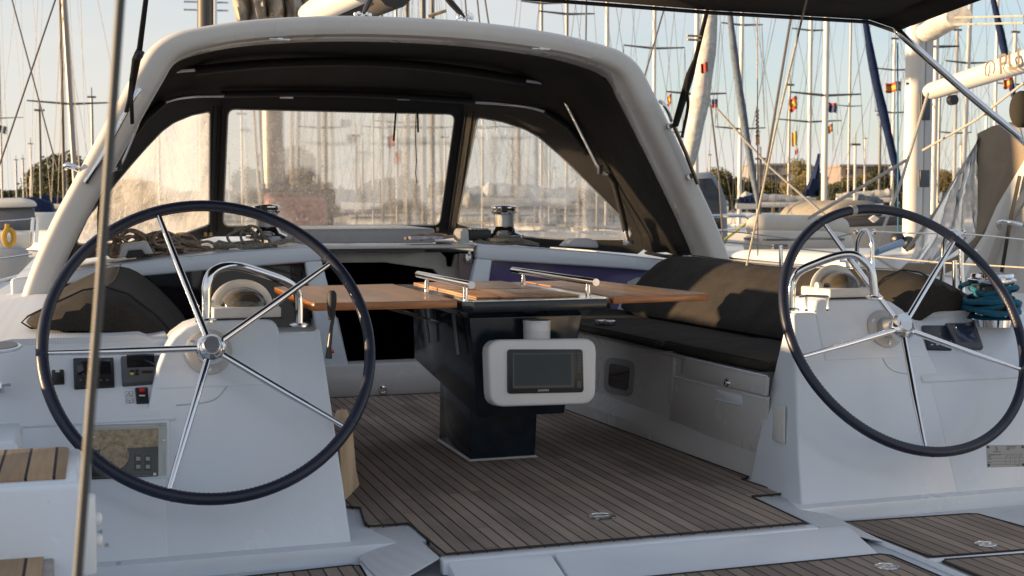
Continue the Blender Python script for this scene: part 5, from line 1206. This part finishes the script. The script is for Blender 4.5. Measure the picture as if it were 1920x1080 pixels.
rnd = random.Random(21)
b = B()
for k_ in range(26):
    x0 = rnd.choice((1225, 1304, 1386, 1516, 1545, 1672, 1788, 1803, 1896, 1137)); x1 = x0+rnd.uniform(-75, 75); d = rnd.uniform(30, 55)
    b.tube([U(x0, rnd.uniform(-300, 40), d=d), U(x1, rnd.uniform(345, 395), d=d)], .006, 4, cap=False)
for k_ in range(14):
    x0 = rnd.choice((121, 147, 60, 30, 200, 598, 765, 812)); x1 = x0+rnd.uniform(-50, 50); d = rnd.uniform(30, 50)
    b.tube([U(x0, rnd.uniform(-300, 0), d=d), U(x1, rnd.uniform(345, 395), d=d)], .006, 4, cap=False)
tag(b.build('distant_rigging', RIG), kind='stuff')
# flags
FR = mat('flag_red', (.38, .05, .03), .8); FY = mat('flag_yellow', (.55, .33, .06), .8); FB = mat('flag_navy', (.04, .05, .12), .8)
def flag(px, py, w_, h, d, label, cols, sk=6):
    T = thing('flag', label, 'flag', U(px, py, d=d), 'small courtesy flags'); n = len(cols); y = 0
    tot = sum(c[1] for c in cols)
    b0 = 0
    for m_, f in cols:
        rows = []
        for i in range(7):
            u = i/6; x = px-w_/2+u*w_
            wav = 1.5*math.sin(u*6); r0 = py-h/2+b0/tot*h+wav-sk*u*.5; r1 = r0+f/tot*h
            rows.append([U(x, r0, d=d+.1*math.sin(u*7)), U(x+sk*.2, r1, d=d+.1*math.sin(u*7))])
        b = B(); b.grid(rows); b.build('stripe', m_, T, smooth=0, solid=.008); b0 += f
    b = B(); b.tube([U(px+w_/2+1, py-h, d=d), U(px+w_/2+1, py+h*3, d=d)], .006, 4); b.build('halyard', RIG, T)
ES = [(FR, 1), (FY, 2), (FR, 1)]
flag(1674, 165, 28, 18, 25, 'largest red and yellow flag left of the biggest mast', [(FR, 1), (FY, 1.6), (FR, .7)])
flag(1486, 199, 14, 24, 30, 'red and yellow flag left of the two bright masts', ES, 14)
flag(1562, 200, 15, 18, 32, 'navy flag right of the two bright masts', [(FR, .3), (FB, 1)], -8)
flag(1556, 243, 9, 14, 34, 'small red and yellow flag right of the bright masts', ES)
flag(1489, 261, 9, 26, 28, 'golden drooping flag above the warm olive tree', [(FY, 1)], 2)
flag(1493, 285, 5, 8, 30, 'tiny dark red pennant under the golden flag', [(FR, 1)], 2)
flag(1420, 263, 6, 18, 30, 'small red and yellow drooping flag right of the grey furled sail', ES, 2)
flag(1320, 128, 12, 18, 19.6, 'red mark flag on the fat white furled sail', [(FR, 1)], 4)
flag(1340, 193, 9, 16, 22, 'dark pennant at the loose sail corner', [(FB, 1), (FR, .6)], -4)
flag(1254, 190, 7, 18, 30, 'red and yellow flag just right of the arch leg', ES, 8)
flag(1889, 158, 16, 18, 24, 'red and yellow flag behind the lettered boom', ES)
flag(733, 266, 14, 22, 30, 'red flag seen through the middle sprayhood window', [(FR, 1)], 4)
flag(649, 229, 18, 14, 30, 'dark pennant seen through the middle window', [(FB, 1)], -8)
flag(5, 240, 14, 14, 26, 'grey pennant at the far left edge', [(GSAIL, 1)], -12)

# ================================================================== the next yacht to starboard
T = thing('neighbour_yacht', 'white neighbouring yacht on the right with thick mast, lettered boom and clear spray screen', 'sailing yacht', (4.9, 5, WZ))
b = B(); rows = []
for y, hw_ in ((-6, 1.95), (-2, 2.05), (3, 2.15), (7, 2.0), (10.5, 1.3), (13.5, .1)):
    rows.append([V(4.95-hw_*.9, y, WZ-.3), V(4.95-hw_, y, .1), V(4.95-hw_, y, .60), V(4.95-hw_+.06, y, .66), V(4.95-hw_+.12, y, .60), V(4.95, y, .64), V(4.95+hw_, y, .60), V(4.95+hw_, y, WZ-.3)])
b.grid(rows); n = 8; b.f.append(tuple(range(n))[::-1]); b.build('hull', WHITEH, T, smooth=40)
b = B(); b.prism([(3.95, 1.6, .60), (4.05, 1.6, .76), (4.05, 6.2, .72), (3.95, 7.6, .64)], (1.9, 0, 0)); b.build('coachroof', WHITEH, T, bevel=.06, seg=3)
b = B(); q = U(1720, 430, d=10.8); b.tube([V(q.x-.05, q.y, .7), V(q.x-.05, q.y, 9)], .080, 20, sq=1.0); mo = b.build('mast', MASTW, T)
b = B(); b.box(V(q.x+.045, q.y-.01, 4.9), (.08, .12, 8.4)); b.build('mast_track', mat('alloy_light', (.55, .55, .55), .4, .3), mo, bevel=.02)
for (px, py, hh) in ((1733, 200, .22), (1731, 335, .14)):
    p_ = U(px, py, d=10.55); b = B(); b.box(p_, (.09, .05, hh)); b.build('mast_fitting', GREYP, mo, bevel=.006)
for (px, py) in ((1714, 52), (1714, 140)):
    p_ = U(px, py, d=10.66); b = B(); b.tube([p_-V(0, 0, .05), p_+V(0, 0, .05)], .028, 10, sq=.4); b.build('sheave_slot', GREYP, mo)
b = B(); b.tube([U(1699, 157, d=10.67), U(1722, 156, d=10.66)], .012, 6); b.build('mast_seam', GREYP, mo)
A0, A1 = U(1744, 172, d=10.3), U(1990, 93, d=8.8)
u = (A1-A0).normalized()
b = B(); b.tube([A0, A0.lerp(A1, .03), A1], [.07, .085, .105], 16, sq=.8)
bo = b.build('boom', MASTW, T)
b = B(); b.tube([U(1737, 172, d=10.3), A0], .05, 8); b.build('gooseneck', BLACKP, bo)
b = B(); b.lathe(U(1782, 188, d=10.1), [(.04, 0), (.04, .05)], 14, (0, -1, 0)); b.build('block', BLACKP, bo)
FACE = -FW
cc = U(1856, 129, d=9.20)
INKB = mat('boom_print', (.16, .12, .08), .6)
text('PU', 'boom_lettering', INKB, bo, U(1872, 124, d=9.12), u, V(0, 0, 1), .20, .002, 'LEFT')
b = B(); ring = [cc+u*.055*math.cos(t)+V(0, 0, 1)*.055*math.sin(t) for t in [PI*(-.25+1.5*k/24) for k in range(25)]]
b.tube(ring, .0045, 6); b.tube([cc+V(0, 0, .03), cc+V(-.0, 0, -.02), cc-u*.02-V(0, 0, .045), cc-V(0, 0, .05)], .004, 5); b.build('boom_emblem', INKB, bo)
b = B(); b.tube([U(1741, 60, d=10.5), U(1780, 35, d=9.6), U(1798, 30, d=9.2)], [.10, .10, .09], 12, sq=.8); b.build('furled_sail_end', WSAIL, T)
XD_ = 3.25
def D(px, py, x=XD_): return U(px, py, x=x)
vp = [(1836, 258), (1833, 290), (1831, 405), (1829, 443), (1795, 478), (1761, 494), (1702, 491), (1745, 415), (1790, 335)]
tri = tessellate_polygon([[Vector((x, y, 0)) for x, y in vp]])
rws = []
for k_ in range(17):
    t = k_/16; y = 258+t*235; xl = 1836-t*134; xr = 1833 if y < 443 else 1829-(y-443)*1.35
    rws.append([D(xl+(xr-xl)*j/10, y+(4 if 0 < j < 10 else 0)*math.sin(j*1.1+k_*.5), XD_+.02*math.sin(j*1.4-k_*.45)) for j in range(11)])
b = B(); b.grid(rws); b.build('clear_screen', CLEARN, T, smooth=80)
def flat(pxs, name, m, x=XD_, th=.02, bev=.004):
    b = B(); b.prism([D(px, py, x) for px, py in pxs], (th, 0, 0)); return b.build(name, m, T, bevel=bev)
BCAN = fabric('brown_canvas', (.30, .24, .17), (.20, .16, .12), 300, wr=.5)
flat([(1832, 250), (1860, 236), (1925, 222), (1925, 300), (1850, 425), (1800, 500), (1770, 512), (1762, 495), (1795, 478), (1829, 443), (1831, 405)], 'canvas_screen', BCAN)
flat([(1684, 508), (1700, 493), (1762, 494), (1768, 518)], 'canvas_foot', BCAN, XD_-.01)
flat([(1925, 290), (1925, 345), (1868, 440), (1826, 560), (1800, 548), (1815, 505), (1868, 385)], 'arch_leg', ARCHM, XD_-.02, .12, .01)
flat([(1930, 360), (1930, 600), (1836, 590), (1870, 450)], 'arch_side', ARCHM, XD_+.04, .12, .01)
b = B(); b.tube([D(1912, 330, 3.2), D(1893, 420, 3.2), D(1878, 510, 3.2)], .016, 6, sq=.4); b.build('strap', CANVAST, T)
b = B(); b.tube(smoothpath([D(1874, 428, 3.2), D(1874, 416, 3.15), D(1895, 417, 3.15), D(1916, 422, 3.2)], 4), .014, 10); b.build('grab_loop', STEEL, T)
b = B(); b.sphere(U(1915, 205, d=5.4), .06, 16, 12, (.8, .8, 1.3)); b.build('headrest', CANVAS, T); b = B(); b.tube([U(1912, 232, d=5.4), U(1920, 262, d=5.4)], .006, 8); b.build('headrest_post', STEEL, T)
for (px, py) in ((1683, 448), (1703, 456)):
    p_ = U(px, py, d=10.3); b = B(); b.lathe(p_, [(.05, -.03), (.06, 0), (.05, .03)], 16, (0.3, -1, .2)); b.build('deck_block', BLACKP, T)
b = B(); b.tube([U(1642, 472, d=9.7), U(1690, 455, d=10.1)], .03, 8); b.build('vang_tube', mat('blue_tube', (.12, .22, .35), .4), T)
b = B(); b.tube([U(1640, 480, d=9), U(1690, 512, d=8), U(1760, 530, d=7)], .010, 6); b.build('deck_line', ROPEW, T)
b = B(); b.tube([U(1575, 488, d=9), U(1588, 490, d=9), U(1592, 510, d=9)], .014, 8); b.build('deck_handle', STEEL, T)
p_ = U(1694, 513, d=7.6); b = B(); b.lathe(p_, [(.02, -.01), (.022, 0), (.02, .01)], 12, (0, -1, .3)); b.build('eye', BLACKP, T)

# ================================================================== guard rails on our starboard side
XG = 2.30
def G(px, py): return U(px, py, x=XG)
for (pl_, pr, py0, pyb, lab) in ((1606, 1636, 432, 545, 'left steel gate loop of the starboard guard rail'), (1768, 1803, 434, 590, 'right steel gate loop of the starboard guard rail, next to the winch')):
    T = thing('rail_gate', lab, 'guard rail post', G(pl_, pyb), 'gate loops of the guard rail')
    cx_ = (pl_+pr)/2; b = B()
    b.tube(smoothpath([G(pl_-6, pyb), G(pl_-1, (py0+pyb)/2), G(pl_+3, py0+18), G(cx_, py0), G(pr-2, py0+18), G(pr, (py0+pyb)/2), G(pr+5, pyb)], 7), .0125, 12); b.build('loop', STEEL, T)
for px, top in ((1464, 460), (1790, 488)):
    b = B(); b.tube([G(px, top), G(px+1, 590)], .0125, 12); tag(b.build('stanchion', STEEL), ('short steel stanchion right of the dinghy behind the right wheel' if px < 1600 else 'short steel stanchion between the gate loop and the winch'), 'stanchion', 'short stanchions')
line([G(1270, 430), G(1390, 436), G(1500, 450), G(1565, 446), G(1604, 436)], .0042, ROPEW, 'upper guard wire left of the gate loops', 'guard wire', 'guard_wire')
line([G(1636, 434), G(1700, 437), G(1765, 438)], .0042, STEELB, 'upper guard wire between the two gate loops', 'guard wire', 'guard_wire')
line([G(1805, 438), G(1860, 443), G(1925, 450)], .0042, STEELB, 'upper guard wire right of the gate loops', 'guard wire', 'guard_wire')
line([G(1290, 448), G(1430, 460), G(1600, 477), G(1760, 492), G(1925, 502)], .0038, ROPEW, 'long lower guard wire behind the right wheel', 'guard wire', 'guard_wire')
for px in (1604, 1638, 1765, 1806):
    b = B(); b.tube(smoothpath([G(px-3, 434), G(px, 430), G(px+4, 434), G(px, 440), G(px-3, 434)], 3), .004, 6); tag(b.build('shackle', STEEL), ['shackle on the outer side of the left gate loop', 'shackle on the right side of the left gate loop', 'shackle on the left side of the right gate loop', 'shackle on the right side of the right gate loop'][(1604, 1638, 1765, 1806).index(px)], 'shackle', 'guard wire shackles')

# ================================================================== dinghy on davits, boats around it
d0 = 12.4
T = thing('dinghy', 'pale grey inflatable dinghy lying on the deck beyond the guard rail', 'inflatable dinghy', U(1490, 450, d=d0))
PVC = mat('grey_pvc', (.46, .42, .36), .5, var=.12, vscale=3, bump=.1, bscale=40)
def dtube(x0, x1, yc, hpx, dd, name):
    r_ = hpx/2/F*(d0+dd); n_ = 22; pts_, rs_ = [], []
    for i in range(n_+1):
        t = i/n_; e = min(1, min(t, 1-t)/.16); pts_.append(U(x0+(x1-x0)*t, yc+3*t, d=d0+dd+.3*t)); rs_.append(max(.01, r_*(1-(1-e)**2.2)**.5))
    b = B(); b.tube(pts_, rs_, 24); b.build(name, PVC, T, smooth=60)
dtube(1398, 1592, 428, 54, .15, 'upper_tube'); dtube(1394, 1600, 459, 56, -.10, 'lower_tube')
b = B(); b.tube([U(1396+i*20, 447+.3*i+2*math.sin(i*.6), d=d0-.42+(.35 if i in (0, 10) else .12 if i in (1, 9) else 0)+.03*i) for i in range(11)], .012, 6); b.build('rubbing_strake', GREYP, T)
b = B(); b.prism([U(x, y, d=d0-.1) for x, y in ((1425, 478), (1560, 476), (1535, 494), (1450, 493))], (0, .3, 0)); b.build('hull_floor', mat('floor_brown', (.20, .16, .12), .7, var=.4, vscale=6), T, bevel=.02)
b = B(); b.box(U(1462, 464, d=d0-.5), (.15, .04, .06)); b.tube([U(1462, 468, d=d0-.5), U(1460, 486, d=d0-.5)], .02, 8); b.build('towing_patch', GREYP, T, bevel=.008)
T = thing('motor_boat', 'dark hulled motor boat with beige canopy beyond the right wheel', 'boat', U(1640, 420, d=22))
b = B(); b.prism([U(x, y, d=22) for x, y in ((1540, 470), (1548, 420), (1590, 408), (1760, 402), (1760, 420), (1560, 432))], (.3, 2.8, 0)); b.build('topsides', mat('dark_hull', (.05, .045, .045), .35), T, bevel=.03)
b = B(); b.prism([U(x, y, d=21.8) for x, y in ((1556, 500), (1560, 428), (1760, 420), (1760, 500))], (.3, 2.8, 0)); b.build('hull', mat('mid_grey_hull', (.22, .22, .22), .4), T, bevel=.03)
b = B(); b.prism([U(x, y, d=22.3) for x, y in ((1545, 412), (1562, 388), (1592, 375), (1640, 376), (1662, 405))], (.3, 2.2, 0)); b.build('canopy', fabric('beige_canopy', (.30, .27, .22), (.20, .18, .15), 40), T, bevel=.08)
b = B(); b.prism([U(x, y, d=21.6) for x, y in ((1631, 410), (1640, 404), (1649, 410), (1640, 417))], (0, .05, 0)); b.build('hull_emblem', WHITEH, T)
T = thing('canopy_boat', 'boat with tall dark window canopy just right of the arch leg', 'boat', U(1340, 400, d=19))
b = B(); b.prism([U(x, y, d=19) for x, y in ((1290, 460), (1290, 325), (1335, 322), (1352, 345), (1364, 380), (1366, 450), (1360, 462))], (.2, 2.0, 0)); b.build('canopy_shell', mat('blue_grey_shell', (.22, .25, .29), .4), T, bevel=.03)
b = B(); b.prism([U(x, y, d=18.95) for x, y in ((1312, 440), (1312, 335), (1335, 334), (1350, 360), (1355, 400), (1354, 430))], (0, .06, 0)); b.build('canopy_window', ACRYL, T, bevel=.01)
b = B(); b.tube([U(1335, 405, d=18), U(1395, 404, d=18), U(1408, 412, d=18), U(1410, 470, d=18)], .025, 8); b.tube([U(1340, 432, d=18), U(1408, 428, d=18)], .012, 6); b.build('pushpit', STEEL, T)
b = B(); b.prism([U(x, y, d=17.8) for x, y in ((1290, 520), (1290, 455), (1420, 462), (1400, 520))], (.4, 2, 0)); hl_ = b.build('hull', WHITEH, T, bevel=.04)
text('TION', 'hull_name', GREYP, hl_, U(1378, 478, d=17.7), RT, V(0, 0, 1), .12, .002)
b = B(); b.tube([U(1355, 452, d=17.5), U(1385, 430, d=18), U(1410, 412, d=18.5)], .018, 6); tag(b.build('mooring_rope', mat('yellow_rope', (.5, .42, .05), .8)), 'yellow mooring rope left of the dinghy', 'rope')

# ================================================================== boats to port
T = thing('port_boat', 'white cabin cruiser with grey windows at the left edge', 'boat', U(20, 450, d=14))
b = B(); b.prism([U(x, y, d=14) for x, y in ((-60, 374), (40, 370), (66, 376), (73, 388), (-60, 392))], (-.4, 3, 0)); b.build('hardtop', WHITEH, T, bevel=.05)
b = B(); b.prism([U(x, y, d=14.1) for x, y in ((-60, 392), (64, 389), (71, 432), (-60, 434))], (-.4, 2.8, 0)); b.build('window_band', mat('grey_window', (.10, .105, .12), .15), T, bevel=.02)
b = B(); b.prism([U(x, y, d=13.5) for x, y in ((-60, 470), (-60, 432), (64, 434), (66, 452), (58, 468))], (-.6, 3, 0)); b.build('deck_moulding', WHITEH, T, bevel=.05)
b = B(); b.prism([U(x, y, d=13.3) for x, y in ((-60, 700), (-60, 468), (58, 466), (48, 540), (10, 700))], (-.8, 3.2, 0)); b.build('hull', mat('blue_grey_hull', (.26, .28, .31), .35), T, bevel=.05)
b = B()
for px in (62, 71): b.tube([U(px, 408, d=12.8), U(px-3, 455, d=12.8)], .018, 8)
b.tube([U(-20, 417, d=12.8), U(66, 410, d=12.8)], .008, 6); b.tube([U(-20, 488, d=12.6), U(60, 476, d=12.6)], .008, 6); b.build('guard_rail', STEEL, T)
b = B(); cy_ = U(17, 445, d=12.6); b.tube([cy_+V(.045*math.cos(t), 0, .075*math.sin(t)) for t in [2*PI*k/20 for k in range(20)]], .026, 8, closed=True); b.tube([cy_+V(-.02, 0, .07), cy_+V(-.015, 0, .13)], .02, 8)
tag(b.build('yellow_buoy', mat('buoy_yellow', (.40, .25, .03), .7, bump=.3, bscale=40)), 'yellow ring lifebuoy hanging on the left boat rail', 'lifebuoy')
T = thing('dark_canopy_boat', 'low distant boat with dark canopy behind the left cabin cruiser', 'boat', U(90, 400, d=26))
b = B(); b.prism([U(x, y, d=26) for x, y in ((20, 375), (60, 368), (95, 380), (100, 400), (20, 400))], (0, 2.5, 0)); b.build('canopy', NAVYC, T, bevel=.05)
b = B(); b.prism([U(x, y, d=25.5) for x, y in ((20, 440), (20, 398), (104, 398), (100, 440))], (0, 3, 0)); b.build('hull', WHITEH, T, bevel=.05)
# ================================================================== foredeck things seen through the windows
b = B(); b.box(U(553, 392, y=7.4), (.55, .20, .30)); rb = b.build('red_locker', mat('faded_red', (.27, .10, .08), .6, var=.2, vscale=5), bevel=.06, seg=3); tag(rb, 'faded red box on the foredeck seen through the middle window', 'box')
b = B(); b.box(U(556, 385, y=7.65), (.68, .10, .40)); b.build('dark_backing', DARKRIM, rb, bevel=.03)
line([U(860, 417, y=8.5), U(1000, 420, y=8), U(1200, 432, y=6.5)], .012, ROPEW, 'pale guard wire seen through the right window', 'guard wire', 'guard_wire')
sailboat(905, 24, 6, 'white yacht lying ahead seen through the right sprayhood window', spr=((240, 30),), L_=11, hd=1.2, boom=(1060, WSAIL, 378), m=MASTG, top=200)
sailboat(700, 30, 5, 'white yacht lying ahead seen through the middle sprayhood window', spr=(), L_=10, hd=1.5, boom=(640, NAVYC, 385), m=MASTG, top=150)
sailboat(1120, 26, 7, 'yacht ahead with dark hull at the right end of the right window', spr=(), L_=12, hd=.9, hullm=mat('navy_hull', (.03, .035, .07), .3), m=MASTG, top=300)
sailboat(300, 28, 7, 'yacht ahead seen through the hazy left window', spr=(), L_=11, hd=-1.0, boom=(360, NAVYC, 384), m=MASTG, top=160)
mid = ((1425, 36, 'navy covered boom right of the dark canopy boat', NAVYC, 1380), (1478, 44, 'white sail bundle above the left end of the dinghy', WSAIL, 1530), (1602, 38, 'grey covered boom behind the motor boat', GSAIL, 1655), (1648, 46, 'navy covered boom left of the biggest mast', NAVYC, 1600),
       (1758, 34, 'grey covered boom right of the biggest mast', GSAIL, 1810), (1846, 40, 'navy covered boom behind the clear spray screen', NAVYC, 1900), (78, 40, 'navy covered boom under the left tree', NAVYC, 120), (176, 46, 'white sail bundle beside the left arch leg', WSAIL, 220),
       (455, 38, 'grey covered boom at the left end of the middle window', GSAIL, 505), (668, 36, 'navy covered boom right of the red box', NAVYC, 715), (835, 42, 'white sail bundle behind the right sprayhood pillar', WSAIL, 790), (1030, 36, 'navy covered boom in the right window', NAVYC, 1085), (1150, 40, 'grey covered boom behind the right sprayhood canvas', GSAIL, 1100))
for k_, (px, d, lab, cv, bx1) in enumerate(mid):
    sailboat(px, d, 6, 'moored yacht with '+lab, spr=(), L_=10.5, hd=1.57+rnd.uniform(-.4, .4), m=(MASTD, MASTG, MASTW)[k_ % 3], boom=(bx1, cv, 386), top=rnd.uniform(150, 300), stays=0, hullm=(WHITEH, bpy.data.materials['navy_hull'], bpy.data.materials['beige_hull'])[k_ % 3])
# far row of boats along the shore
rnd = random.Random(4)
for k_, px in enumerate((-60, 60, 430, 520, 680, 860, 960, 1040, 1330, 1420, 1480, 1620, 1700, 1800, 1900)):
    T = sailboat(px, rnd.uniform(75, 100), 3.4, 'small distant yacht, one of a row under the far trees', spr=(), L_=11, hd=rnd.uniform(-.5, .5)+1.57, m=MASTW if k_ % 2 else MASTG, top=rnd.uniform(230, 330), stays=0); T['group'] = 'distant yachts along the shore'
